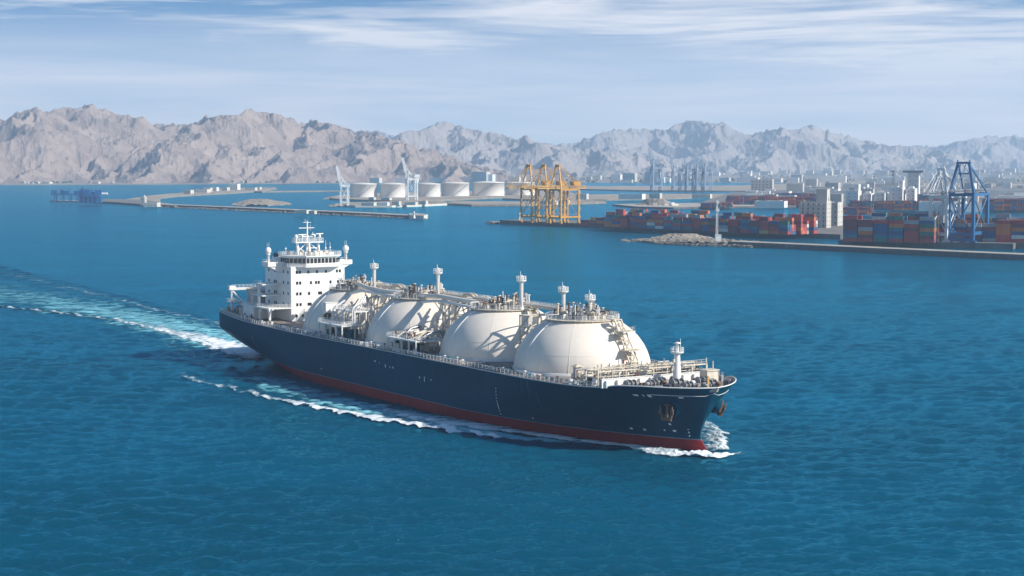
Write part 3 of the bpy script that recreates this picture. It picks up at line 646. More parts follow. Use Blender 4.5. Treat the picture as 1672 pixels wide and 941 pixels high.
for (u0, u1, v0, v1, tmax) in [(1190, 1262, 334.5, 331, 4), (1256, 1330, 336, 333, 4), (1268, 1350, 329, 326, 4), (1390, 1530, 343.5, 341, 4), (1500, 1560, 335, 332, 5), (1610, 1690, 344, 341, 5), (1150, 1190, 339, 337, 2), (1385, 1420, 351, 349, 3)]:
    for i in range(140):
        u = u0 + (u1 - u0) * random.random(); q = at(u, v0 + (v1 - v0) * random.random(), 3.1)
        for k in range(random.randint(tmax - 1, tmax)): far.append((random.choice(['dark blue', 'dark blue', 'maroon', 'red', 'orange', 'teal', 'red', 'maroon']), (q.x, q.y, 3.1 + k * CHT), -0.35))
container_mass(far, 'stacked_containers', 'far blue and maroon container stacks deep in the port')

# ------------------------------------------------------------------ buildings
def building(name, label, cat, c, wd, dp, h_, rz, wall, roof='roofgrey', rows=0, cols=0, group=None, parapet=True, extra=None, endcols=1):
    """c = front left-hand foot; wd along local x, dp along local y"""
    root = empty(name, c, rz); tag(root, label, cat, group)
    w_ = MB(); w_.box((wd / 2, dp / 2, h_ / 2), (wd, dp, h_))
    if parapet:
        for x0, y0, sx, sy in ((wd / 2, .25, wd, .5), (wd / 2, dp - .25, wd, .5), (.25, dp / 2, .5, dp - 1.01), (wd - .25, dp / 2, .5, dp - 1.01)): w_.box((x0, y0, h_ + .5), (sx, sy, 1.0))
    w_.build('wall', root, wall)
    r = MB(); r.box((wd / 2, dp / 2, h_ + .12), (wd - 1.1, dp - 1.1, .22)); r.build('roof', root, roof)
    if rows:
        wm = MB(); wm.box((0, 0, 0), (1.3, .16, 1.7)); first = None
        for i in range(rows):
            for j in range(cols):
                o = wm.build('window', root, 'glass') if first is None else first.copy()
                if first is not None: COL.objects.link(o); o.parent = root
                first = first or o; o.location = (wd * (j + .5) / cols, -.02, h_ * (i + .6) / (rows + .2))
            for j in range(endcols):
                o = first.copy(); COL.objects.link(o); o.parent = root; o.rotation_euler = (0, 0, R(90)); o.location = (wd + .02, dp * (j + .5) / endcols, h_ * (i + .6) / (rows + .2))
    return root
def k_at(p): return p.y / F
rb = math.atan2(ED.y, ED.x)
# grey concrete silo house with pilasters
c = at(1306, 372, 4.6); k = k_at(c); rs = R(-24)
b = building('silo_building', 'grey concrete silo building with bright narrow right face behind the quay', 'silo', c, 44 * k, 20, 42 * k, rs, 'silo', 'silo', 6, 5, endcols=2)
for i in range(6): p_ = MB(); p_.box((44 * k * (i + .1) / 5.3, -.5, 20 * k), (2.6, 1.0, 40 * k)); p_.build('pilaster', b, 'silo')
t_ = MB(); t_.box((34 * k, 10, 52 * k), (18 * k, 13, 20 * k)); t_.box((34 * k, 10, 62.6 * k), (19 * k, 13.6, .8)); t_.build('head_house', b, 'silo')
v_ = MB()
for i in range(6): v_.tube(((8 + 7 * i) * k, 9, 42 * k), ((8 + 7 * i) * k, 9, (45 + 4 * RNG.random()) * k), .6)
v_.box((18 * k, 8, 43.5 * k), (9 * k, 6, 3 * k)); v_.build('roof_vent', b, 'cgrey')
c = at(1353, 369, 4.6); building('silo_building', 'smaller grey silo building attached right of the tall one', 'silo', c, 15 * k, 24, 38 * k, rs, 'silo', 'silo', 4, 2, endcols=2)
for u, v, wd, h_, dp, lb, rws in [(1381, 341, 20, 28, 26, 'pale silo block with slim white end and high stair tower', 5), (1409, 341, 13, 24, 22, 'low pale silo block second along the row of white silos', 4), (1429, 341, 15, 25, 26, 'pale silo block third along the row of white silos', 4),
                              (1453, 341, 20, 34, 26, 'tall pale silo block beside the lattice mast', 5), (1479, 341, 14, 32, 24, 'tall pale silo block last along the row of white silos', 5)]:
    c = at(u, v, 3.1); k = k_at(c); b = building('silo_building', lb, 'silo', c, wd * k, dp, h_ * k, R(-22), 'silow', 'silow', rws, 2)
    if wd == 20:
        t_ = MB(); t_.box((wd * k * .82, dp * .5, h_ * k + 5.5), (wd * k * .3, dp * .6, 11)); t_.build('stair_tower', b, 'silow')
    else:
        t_ = MB(); t_.box((wd * k * .5, dp * .5, h_ * k + 2), (wd * k * .5, dp * .5, 3.6)); t_.build('head_house', b, 'silow')
def lattice_mast(name, label, cat, base, h_, w0, w1, mat, heads):
    root = empty(name, base); tag(root, label, cat); m_ = MB()
    cr = [(-1, -1), (1, -1), (1, 1), (-1, 1)]; n = max(4, int(h_ / 4))
    for x, y in cr: m_.tube((x * w0, y * w0, 0), (x * w1, y * w1, h_), .22, n=5)
    for i in range(n):
        a = w0 + (w1 - w0) * i / n; b_ = w0 + (w1 - w0) * (i + 1) / n; z0, z1 = h_ * i / n, h_ * (i + 1) / n
        for q in range(4):
            p0, p1 = cr[q], cr[(q + 1) % 4]; m_.tube((p0[0] * a, p0[1] * a, z0), (p1[0] * b_, p1[1] * b_, z1), .12, n=4); m_.tube((p0[0] * a, p0[1] * a, z0), (p1[0] * a, p1[1] * a, z0), .12, n=4)
    m_.build('lattice_shaft', root, mat)
    for z, r_, hh in heads:
        p_ = MB(); p_.lathe([(0, z), (r_, z), (r_, z + .3), (0, z + .3)], n=10, smooth=False); p_.rail([(r_ * math.cos(a), r_ * math.sin(a), z + .3) for a in np.linspace(0, 6.283, 9)[:-1]], hh, 2, .12, closed=True); p_.box((0, 0, z + hh * .6), (r_, r_, hh)); p_.build('platform', root, mat)
    return root
b = lattice_mast('lighthouse_tower', 'slim white light mast on the nearest breakwater end', 'light mast', at(1172, 394.0, 4.4) + Vector((0, 8, 0)), 36, .9, .45, 'white', [(26, 1.9, 2.0), (33, 1.6, 2.0)])
q = MB(); q.box((1.2, 0, 2.6), (5.2, 4.6, 5.2)); q.box((1.2, 0, 5.3), (5.8, 5.2, .3)); q.build('base_hut', b, 'white')
lattice_mast('lattice_mast', 'dark lattice mast rising above the white silos', 'mast', at(1462, 338, 3.1) + Vector((0, 20, 0)), 56, 1.6, .8, 'cgrey', [(50, 3, 2.5), (55, 4.5, 3)])
b = building('control_tower', 'square pale tower with overhanging top behind the white silos', 'tower', at(1481, 331, 3.1), 20, 18, 52, R(-20), 'silow', 'roofgrey', 6, 2)
t_ = MB(); t_.box((10, 9, 55), (36, 24, 4)); t_.build('overhang', b, 'cgrey')
# pier head beacon and hut, causeway beacon
def beacon(label, base, h_):
    root = empty('harbour_beacon', base); tag(root, label, 'beacon'); s = MB(); s.lathe([(2.0, 0), (1.3, h_ * .25), (.9, h_ * .7), (1.5, h_ * .72), (1.5, h_ * .76), (.8, h_ * .78), (.8, h_ * .92)], n=12); s.build('tower', root, 'white')
    l = MB(); l.lathe([(.8, h_ * .92), (.9, h_ * .93), (.0, h_)], n=10); l.build('lamp_cap', root, 'redsmall'); return root
beacon('white beacon tower on the pier head of the long breakwater', at(676, 356.4, 5.2), 9)
beacon('white beacon on the causeway beside the grey gatehouse', at(236, 333.6, 3.6), 17)
beacon('small white beacon at the end of the yellow crane quay', QA + QD * 24 + QN * 12 + Vector((0, 0, 4.6)), 10)
building('gatehouse', 'pale square gatehouse block where jetty meets breakwater', 'gatehouse', at(234, 338.0, 2.0), 24, 14, 6, R(-12), 'stone', 'stone', 1, 4)
building('gatehouse', 'small grey tower house beside the causeway beacon', 'gatehouse', at(229, 335.0, 3.2), 8, 8, 13, R(-12), 'silo', 'roofgrey', 2, 1)
# low sheds, port offices and town houses: five kinds, copied
KINDS = []
for i, (wd, dp, h_, wall, roof, rws, cls) in enumerate([(40, 22, 9, 'stone', 'roofgrey', 1, 6), (22, 16, 13, 'white', 'silow', 3, 5), (60, 26, 12, 'silow', 'tankroof', 1, 8), (18, 14, 8, 'stone', 'stone', 2, 4), (30, 20, 20, 'silo', 'roofgrey', 5, 6)]):
    KINDS.append(building('low_building', None, None, (0, 0, 0), wd, dp, h_, 0, wall, roof, rws, cls))
KW = ['long stone warehouse with grey roof', 'white three storey block', 'long pale shed with cream roof', 'small flat roofed stone house', 'grey five storey block']
used = [False] * 5
def bare_copy(o):
    """copy for a building too far off to show its windows: walls and roof only"""
    c = o.copy(); COL.objects.link(c)
    for ch in o.children:
        if not ch.name.startswith('window'): d = ch.copy(); COL.objects.link(d); d.parent = c
    return c
def place(kind, u, v, where, z=3.0, k=1.0, rz=None):
    root = KINDS[kind]
    if used[kind]: root = bare_copy(root) if 'plain' in where or 'shore' in where else copy_tree(root)
    used[kind] = True
    root.location = at(u, v, z); root.rotation_euler = (0, 0, R(-24 + 10 * random.random()) if rz is None else rz); root.scale = (k,) * 3
    tag(root, f'{KW[kind]} {where}', 'building', f'{KW[kind]}s {where}')
for u, v, kd, k in [(1226, 317.5, 4, 1.6), (1284, 318.5, 4, 1.2), (1246, 322, 2, .9), (1300, 323, 2, .9), (1322, 324, 1, 1.3), (1232, 339, 2, .8), (1252, 338.6, 3, 1.2), (1320, 315, 0, 1.4), (1360, 325, 2, 1.2), (1395, 322, 0, 1.3), (1440, 320, 1, 1.5), (1520, 327, 2, 1.5), (1548, 330, 0, 1.3), (1500, 345, 2, 1.1), (1540, 346, 2, .9), (1630, 340, 2, 1.5), (1655, 340, 1, 1.7), (1640, 330, 0, 1.6), (1600, 326, 2, 1.4)]:
    place(kd, u, v, 'in the port between the stacks and the plain', 3.1, k)
for u, v, kd, k in [(300, 316.8, 3, 1.0), (318, 314.8, 0, .8), (332, 313, 3, 1.0), (345, 312.2, 1, .7), (362, 311.5, 3, .9), (374, 310.2, 1, 1.1), (400, 311, 0, .7), (416, 310, 3, .8)]:
    place(kd, u, v, 'on the far causeway across the bay', 3.3, k)
for u, v, kd, k in [(770, 299, 4, 1.9), (783, 299, 1, 2.2), (700, 298, 2, 1.4), (720, 297.5, 0, 1.4), (646, 298, 2, 1.3), (604, 299, 3, 2), (672, 297, 4, 1.0), (745, 298, 2, 1.5)]:
    place(kd, u, v, 'on the shore behind the white tanks', 2.2, k)
for i in range(98):
    u = random.uniform(960, 1700) if i % 3 else random.uniform(1200, 1700); v = random.uniform(285, 299); place(random.choice([0, 1, 2, 3, 1, 4]), u, v, 'in the hazy town on the plain', 2.2, random.uniform(.9, 2.0))
for i in range(34):
    u = random.uniform(560, 960); v = random.uniform(286, 297); place(random.choice([0, 2, 3, 1]), u, v, 'on the plain under the twin peaks', 2.2, random.uniform(.9, 1.7))
for i in range(16):
    u = random.choice([random.uniform(5, 75), random.uniform(0, 180), random.uniform(280, 540)]); v = 302.2 - (u / 540) * 2.6 - random.uniform(.6, 3.0); place(random.choice([0, 3, 3, 1]), u, v, 'along the left shore under the rugged mountains', 2.2, random.uniform(.35, .75))
for i in range(95):
    u = random.uniform(1195, 1700); place(random.choice([0, 1, 1, 4, 1, 2, 2, 3]), u, random.uniform(302, 330) if u > 1300 else random.uniform(318, 331), 'in the hazy port district', 3.1, random.uniform(.45, 1.15))
# sheds and clutter beside quays
for u, v, kd, k in [(590, 336.3, 0, .55), (610, 336.0, 2, .4), (640, 335.4, 3, .7), (660, 335.2, 0, .5), (684, 334.2, 3, .7), (602, 326.8, 3, .6), (622, 327.0, 0, .45), (480, 349.0, 0, .5), (504, 349.8, 3, .5), (880, 334, 2, .5), (905, 333.4, 0, .6), (1130, 324.5, 0, .9), (1010, 325.5, 2, .8), (940, 325.8, 3, 1.2), (1060, 324.8, 3, 1.2)]:
    place(kd, u, v, 'standing low on the harbour arms', 3.4, k)
tm = MB(); tsh = ((40, 22, 9), (22, 16, 13), (60, 26, 12), (18, 14, 8), (30, 20, 20))
for i in range(170):
    u = random.uniform(960, 1720) if i % 3 else random.uniform(1200, 1720); a, b_, h_ = random.choice(tsh); k = random.uniform(.9, 2.0); q = at(u, random.uniform(279, 287), 2.2); rz = R(-24 + 10 * random.random())
    tm.use(M[random.choice(('stone', 'white', 'silow', 'silo'))]); tm.box((q.x, q.y, 2.2 + h_ * k / 2), (a * k, b_ * k, h_ * k), rz); tm.use(M['roofgrey']); tm.box((q.x, q.y, 2.2 + h_ * k + .4), (a * k * .9, b_ * k * .9, .8), rz)
tag(tm.build('far_town'), 'hazy far rows of town blocks at the foot of the pale range', 'town', kind='stuff')
# trees and scrub along the foot of the hills: dark patches
def scrub_patch(name, label, pts):
    mb = MB(); mb.use(M['scrub'])
    for q in pts:
        r_ = random.uniform(3, 7); n = 7; h_ = r_ * random.uniform(.6, 1.2)
        vs = [(q.x + r_ * math.cos(6.283 * i / n) * random.uniform(.7, 1.2), q.y + r_ * math.sin(6.283 * i / n) * random.uniform(.7, 1.2), q.z) for i in range(n)]
        top = [(q.x + (v[0] - q.x) * .7, q.y + (v[1] - q.y) * .7, q.z + h_ * random.uniform(.7, 1.1)) for v in vs] + [(q.x, q.y, q.z + h_ * 1.3)]
        mb.add(vs + top, [(i, (i + 1) % n, n + (i + 1) % n, n + i) for i in range(n)] + [(n + i, n + (i + 1) % n, 2 * n) for i in range(n)])
    return tag(mb.build(name), label, 'scrub', kind='stuff')
scrub_patch('shore_scrub', 'dark scrub and tree belts along the flat shore', [at(random.choice([random.uniform(-20, 120), random.uniform(230, 560), random.uniform(500, 1672)]), random.uniform(286, 299.0), 2.2) for i in range(1900)])

# a few parked vehicles and bollards are too small to tell; stone armour lines the near breakwater foot
def armour(name, label, pts, n, sz):
    mb = MB(); mb.use(M['rock'])
    for i in range(n):
        k = random.randrange(len(pts) - 1); a, b_ = at(*pts[k]), at(*pts[k + 1]); q = a.lerp(b_, random.random()); s_ = sz * random.uniform(.5, 1.4)
        q += Vector((0, -random.uniform(-.5, 4), random.uniform(-.6, .9)))
        vs = [(q.x + s_ * x * random.uniform(.6, 1.1), q.y + s_ * y * random.uniform(.6, 1.1), q.z + s_ * z * random.uniform(.5, 1.0)) for x, y, z in ((-1, -1, -1), (1, -1, -1), (1, 1, -1), (-1, 1, -1), (-1, -1, 1), (1, -1, 1), (1, 1, 1), (-1, 1, 1))]
        mb.add(vs, [(3, 2, 1, 0), (4, 5, 6, 7), (0, 1, 5, 4), (1, 2, 6, 5), (2, 3, 7, 6), (3, 0, 4, 7)])
    return tag(mb.build(name), label, 'rocks', kind='stuff')
armour('armour_stones', 'dark armour stones along the waterline of the long breakwater', [(244, 337.8), (330, 341.2), (430, 345.8), (560, 351.8), (640, 356.0), (695, 358.6)], 420, 1.5)
armour('armour_stones', 'dark armour stones heaped around the rubble head', [(1042, 394.6), (1080, 399), (1130, 401.2), (1190, 402.8), (1230, 404.5)], 420, 1.3)

# ====================================================================== the gas carrier (local x = ahead from the stern, y = to port, z from the waterline)
ship = empty('gas_carrier_ship', (BX - HV[0] * SHIP_L, BY - HV[1] * SHIP_L, 0), -HD)
tag(ship, 'large navy and red gas carrier with four cream spherical tanks under way', 'ship')
def part(mb, name, parent=None, mat=None): return mb.build(name, parent or ship, mat)
def P3(s, t, z): return (s, -t, z)        # ship coordinates given as (ahead, starboard, up)

# hull plating material: navy with faint plate seams, streaks and salt
def hull_paint(name, col, col2, rough):
    m, nt, p = new_mat(name); L = nt.links; tc = N(nt, 'ShaderNodeTexCoord')
    mp = N(nt, 'ShaderNodeMapping'); mp.inputs['Scale'].default_value = (0.5, 1, 0.045); L.new(tc.outputs['Object'], mp.inputs[0])
    n = N(nt, 'ShaderNodeTexNoise', i_Scale=0.9, i_Detail=9.0, i_Roughness=0.65); L.new(mp.outputs[0], n.inputs['Vector'])
    r = ramp(nt, [(0.35, col), (0.57, col), (0.76, col2)]); L.new(n.outputs['Fac'], r.inputs[0])
    mp2 = N(nt, 'ShaderNodeMapping'); mp2.inputs['Scale'].default_value = (0.02, 0.02, 0.05); L.new(tc.outputs['Object'], mp2.inputs[0])
    n2 = N(nt, 'ShaderNodeTexNoise', i_Scale=1.0, i_Detail=4.0); L.new(mp2.outputs[0], n2.inputs['Vector'])
    r2 = ramp(nt, [(0.3, (0.75,) * 3), (0.7, (1.25,) * 3)]); L.new(n2.outputs['Fac'], r2.inputs[0])
    mx = N(nt, 'ShaderNodeMix', data_type='RGBA', blend_type='MULTIPLY'); mx.inputs['Factor'].default_value = 1
    L.new(r.outputs[0], mx.inputs['A']); L.new(r2.outputs[0], mx.inputs['B']); L.new(mx.outputs['Result'], p.inputs['Base Color'])
    br = N(nt, 'ShaderNodeTexNoise', i_Scale=0.25, i_Detail=2.0); L.new(tc.outputs['Object'], br.inputs['Vector'])
    bm = N(nt, 'ShaderNodeBump', i_Strength=0.35, i_Distance=0.10); L.new(br.outputs['Fac'], bm.inputs['Height']); L.new(bm.outputs[0], p.inputs['Normal'])
    p.inputs['Roughness'].default_value = rough; p.inputs['Specular IOR Level'].default_value = 0.06
    return m
M['navy'] = hull_paint('navy hull paint', (0.0003, 0.052, 0.094), (0.006, 0.095, 0.15), 0.36)
M['boot'] = hull_paint('red antifouling paint', (0.25, 0.024, 0.024), (0.28, 0.08, 0.065), 0.5)
M['seam'] = paint('boot top line', (0.16, 0.20, 0.25), 0.5)
M['rim'] = paint('white rim paint', (0.72, 0.71, 0.68), 0.5, 0.1, 0.5)

def hull_mesh():
    zl = [-5, -2.5, -1, 0, 0.8, 1.6, 3.0, 3.2, 4, 5.5, 7, 8.5, 10, 11.2, 12.2]; nk = 7
    nu = 130; us = [0.5 - 0.5 * math.cos(math.pi * i / (nu - 1)) for i in range(nu)]
    rows = []
    for u in us:
        row = []
        for z in zl: s = stern_s(max(z, -1)) + u * (stem_s(z) - stern_s(max(z, -1))); row.append((s, z))
        for k in range(1, nk + 1):
            s = u * TIP
            for _ in range(4): zt = zdeck(s); z = 12.2 + (zt - 12.2) * k / nk; s = u * stem_s(z)
            row.append((s, z))
        rows.append(row)
    nz = len(rows[0]); mb = MB(); vs = []
    for sg in (1, -1):
        for row in rows:
            for s, z in row: vs.append((s, -sg * half_b(s, max(z, 0)) * (1 if z >= 0 else 1 + z * 0.02), z))
    off = nu * nz
    for mat in ('boot', 'seam', 'navy'):
        mb.use(M[mat]); fs = []
        for j in range(nz - 1):
            zj = rows[0][j][1]; mt = 'boot' if zj < 2.9 else 'seam' if zj < 3.15 else 'navy'
            if mt != mat: continue
            for i in range(nu - 1):
                a = i * nz + j; fs.append((a, a + nz, a + nz + 1, a + 1)); b = off + a; fs.append((b, b + 1, b + nz + 1, b + nz))
            fs.append((j, j + 1, off + j + 1, off + j))                  # transom
        if mat == 'boot': base = len(mb.v); mb.add(vs, fs, True)
        else:
            for f in fs: mb.f.append(f); mb.m.append(mb.cm); mb.sm.append(True)
    # bulbous forefoot
    mb.use(M['boot']); n, k = 20, 12; bv = []; bf = []
    for i in range(n + 1):
        x = -1 + 2 * i / n; r = math.sqrt(max(0, 1 - x * x)) ** 0.8
        for q in range(k): t = 6.283 * q / k; bv.append((268.6 + 10.4 * x, 2.6 * r * math.cos(t), -2.2 + 2.9 * r * math.sin(t)))
    for i in range(n):
        for q in range(k): bf.append((i * k + q, (i + 1) * k + q, (i + 1) * k + (q + 1) % k, i * k + (q + 1) % k))
    mb.add(bv, bf, True)
    return mb
hull = part(hull_mesh(), 'hull')
# weld coincident points at the stem so the plating shades as one skin
import bmesh
bm = bmesh.new(); bm.from_mesh(hull.data); bmesh.ops.remove_doubles(bm, verts=bm.verts, dist=0.02); bmesh.ops.recalc_face_normals(bm, faces=bm.faces); bm.to_mesh(hull.data); bm.free()

SS = [0.4] + list(np.arange(4, 258, 6)) + [257.5]
def edge(s, sg, ins=0.25, dz=0.0): return P3(s, sg * (half_b(s, zdeck(s)) - ins), zdeck(s) + dz)
# decks
d = MB(); vs = []
sts = [0.3] + list(np.arange(3, 258, 3.0)) + [258.2]
for s in sts:
    w_ = half_b(s, zdeck(s)) - .12
    for k in range(9): vs.append((s, w_ - 2 * w_ * k / 8, zdeck(s) - .06 + .35 * (1 - ((k - 4) / 4) ** 2)))
d.add(vs, [(i * 9 + k, (i + 1) * 9 + k, (i + 1) * 9 + k + 1, i * 9 + k + 1) for i in range(len(sts) - 1) for k in range(8)]); part(d, 'main_deck', None, 'deck')
d = MB(); vs = []; sts = list(np.arange(257, 278.8, 1.2)) + [278.9]; FZ = 15.9
for s in sts:
    w_ = half_b(s, FZ) - .25 if s > 260 else half_b(s, 16.4) - .2
    w_ = max(w_, .05)
    for k in range(7): vs.append((s, w_ - 2 * w_ * k / 6, min(FZ, zdeck(s) + 0.35) + .1 * (1 - ((k - 3) / 3) ** 2)))
d.add(vs, [(i * 7 + k, (i + 1) * 7 + k, (i + 1) * 7 + k + 1, i * 7 + k + 1) for i in range(len(sts) - 1) for k in range(6)]); part(d, 'forecastle_deck', None, 'grey')
# bulwark lining, its white cap rail and the white knuckle line
bs = list(np.arange(258, 279.2, 0.6)) + [279.5]
cap = MB(); lin = MB(); kn = MB(); cap.use(M['rim']); lin.use(M['grey'])
for sg in (1, -1):
    pts = [Vector(P3(s, sg * half_b(s, zdeck(s)), zdeck(s) + .05)) for s in bs]; cap.path(pts, 0.16, 6)
    inn = [Vector(P3(s, sg * max(0, half_b(s, zdeck(s)) - .3), zdeck(s))) for s in bs]; low = [Vector(P3(min(s, 278.5), sg * max(0, half_b(s, FZ) - .3), FZ - .1)) for s in bs]
    lin.add(inn + low, [(i, i + 1, len(bs) + i + 1, len(bs) + i) for i in range(len(bs) - 1)])
    for i in range(2, len(bs) - 3, 2):
        a = inn[i]; b = low[i] + Vector((0, sg * .9, 0)); lin.beam(a, b, .12, .25)
    ks = [s for s in bs if s > 268]; kp = [Vector(P3(s - .25, sg * (half_b(s - .25, zdeck(s) - 2.2) + .04), zdeck(s) - 2.2)) for s in ks if s < stem_s(zdeck(s) - 2.2)]; kp.append(Vector((stem_s(15.5) + .03, 0, 15.5)))
    kn.path(kp, 0.08, 5)
part(cap, 'bulwark_cap', None); part(lin, 'bulwark', None); part(kn, 'knuckle_line', hull, 'rim')
# rails round the main deck
for sg in (1, -1):
    r = MB(); r.rail([edge(s, sg, .3) for s in SS], 1.25, 2.0, .055, 3); part(r, 'deck_rail', None, 'white')
    g_ = MB(); g_.path([Vector(edge(s, sg, -.03, -.12)) for s in SS], .13, 5); part(g_, 'gunwale_bar', hull, 'rim')
r = MB(); r.rail([edge(.5, -1, .3), edge(.5, 1, .3)], 1.25, 2.0, .055, 3); part(r, 'deck_rail', None, 'white')

# hull markings: draught figures, tug push marks, drains - small pale paint patches
def hull_patch(mb, s, z, sw, sh, sg=1):
    e = .3; vs = []
    for ds, dz in ((-sw, -sh), (sw, -sh), (sw, sh), (-sw, sh)): vs.append(P3(s + ds / 2, sg * (half_b(s + ds / 2, z + dz / 2) + .03), z + dz / 2))
    mb.add(vs, [(0, 1, 2, 3)])
mk = MB()
for k in range(9): hull_patch(mk, 212, 4.0 + k * .9, .32, .36 if k not in (2, 3) else .85); hull_patch(mk, 270.4, 3.9 + .9 * k, .3, .4) if k < 3 else None; hull_patch(mk, 41, 3.9 + .9 * k, .4, .45)
for s, z, a, b in [(139, 11.7, .8, .5), (142, 11.5, .4, .3), (146, 10.9, .6, .9), (149, 10.8, .5, .4), (151, 10.9, .7, .6), (168, 9.6, .6, .6), (171, 9.4, .4, 1.6), (175, 9.6, .5, .4),
                   (264.6, 14.6, 1.2, .45), (266.3, 14.6, .25, .6), (267.6, 14.6, .8, .7), (273.4, 14.4, .8, .35), (256.5, 4.7, .8, .5), (260, 4.7, .7, .45), (265, 5.0, .3, .3), (267.3, 5.0, .7, .45), (267.0, 6.8, .5, .45),
                   (37, 4.5, .35, 2.4), (33, 5.2, .3, 1.8), (52, 3.6, .35, 1.2), (56, 3.5, .3, .8), (225, 4.2, .4, .4), (100, 5.4, .5, .5)]: hull_patch(mk, s, z, a, b)
part(mk, 'hull_marking', hull, 'rim')
M['streak'] = paint('salt streak', (0.035, 0.075, 0.105), 0.6, 0.3, 1.5); M['ruststreak'] = paint('rust streak', (0.060, 0.045, 0.042), 0.7, 0.4, 1.5)
rg_ = random.Random(9)
for nm, mt, n_ in (('salt_streak', 'streak', 34), ('rust_streak', 'ruststreak', 16)):
    for i in range(n_):
        s = rg_.uniform(14, 255); z1 = zdeck(s) - rg_.uniform(.3, 1.0) if rg_.random() < .6 else rg_.uniform(6, 13); ln = rg_.uniform(1.5, 6.5); w_ = rg_.uniform(.10, .34); sk = MB(); vs = []
        for k in range(7):
            z = max(3.3, z1 - ln * k / 6); ww_ = w_ * (1 - .75 * k / 6) * rg_.uniform(.7, 1.2)
            for q in (-1, 1): vs.append(P3(s + q * ww_ / 2, half_b(s + q * ww_ / 2, z) + .025, z))
        sk.add(vs, [(2 * k, 2 * k + 2, 2 * k + 3, 2 * k + 1) for k in range(6)]); part(sk, nm, hull, mt)

# anchors in their bolsters
def anchor(sg):
    s, z = 269.5, 11.6; w0 = half_b(s, z); nrm_ = Vector(P3(0.42, sg * 0.86, -0.28)).normalized(); base = Vector(P3(s, sg * w0, z))
    b = MB(); q = Vector((0, 0, 1)).rotation_difference(nrm_)
    b.lathe([(2.9, -.9), (2.9, .15), (2.5, .55), (1.9, .55), (1.5, .1), (0.0, -.25)], n=22); bo = part(b, 'anchor_bolster', None, 'navy'); bo.location = base; bo.rotation_mode = 'QUATERNION'; bo.rotation_quaternion = q
    a = MB(); a.beam((0, 0, 1.6), (0, 0, -2.0), .55, .6); a.box((0, 0, -2.1), (2.6, .95, .9))
    for k in (-1, 1): a.beam((k * 1.15, .1, -2.2), (k * 1.75, .55, .4), .5, .55); a.add([(k * 1.2, .2, -1.2), (k * 2.15, .45, -.9), (k * 1.8, .75, 1.3), (k * 1.3, .6, .2), (k * 1.2, .55, -1.2), (k * 2.15, .8, -.9), (k * 1.8, .95, 1.3), (k * 1.3, .9, .2)], [(0, 1, 2, 3), (7, 6, 5, 4), (0, 4, 5, 1), (1, 5, 6, 2), (2, 6, 7, 3), (3, 7, 4, 0)])
    a.tube((-.9, 0, 1.4), (.9, 0, 1.4), .25); ao = part(a, 'anchor', None, 'rust'); ao.location = base + nrm_ * .95 + Vector((0, 0, -.5))
    ao.rotation_euler = (R(8) * sg, 0, math.atan2(nrm_.y, nrm_.x) - R(90))
anchor(1); anchor(-1)

# ------------------------------------------------------------------ tanks
RAD, ZC, ZCAP = 19.3, 15.6, 29.7; ZH = 16.2
DOMES = [79.5, 127.5, 176.5, 218.5]
CAPR = RAD * math.sqrt(1 - ((ZCAP - ZC) / ZH)**2)
prof = [(RAD * math.cos(a), ZC + ZH * math.sin(a)) for a in np.linspace(math.asin((15.0 - ZC) / ZH), math.asin((ZCAP - ZC) / ZH), 26)] + [(CAPR * .6, ZCAP + .5), (0, ZCAP + .8)]
def clutter(mb, rng, r, z, n, hmax=3.4, mats=('cream', 'white', 'grey', 'steel', 'dark')):
    for i in range(n):
        a = rng.uniform(0, 6.283); q = r * math.sqrt(rng.uniform(0, 1)); x, y = q * math.cos(a), q * math.sin(a); mb.use(M[rng.choice(mats)]); k = rng.random()
        if k < .35: h_ = rng.uniform(.8, hmax); mb.tube((x, y, z), (x, y, z + h_), rng.uniform(.12, .34), n=7); mb.lathe([(0, h_), (.5, h_), (.5, h_ + .25), (0, h_ + .3)], (x, y, z), 8)
        elif k < .6: mb.box((x, y, z + .6), (rng.uniform(.5, 1.8), rng.uniform(.5, 1.6), rng.uniform(.6, 1.9)), a)
        elif k < .85:
            h_ = rng.uniform(.7, 2.0); b = rng.uniform(0, 6.283); l = rng.uniform(1.5, 4); x2, y2 = x + l * math.cos(b), y + l * math.sin(b)
            rr = rng.uniform(.14, .3); mb.path([(x, y, z), (x, y, z + h_), (x2, y2, z + h_), (x2, y2, z)], rr, 7)
        else: mb.lathe([(0, 0), (.55, 0), (.55, 1.1), (.25, 1.5), (.25, 1.9), (0, 1.9)], (x, y, z), 9)
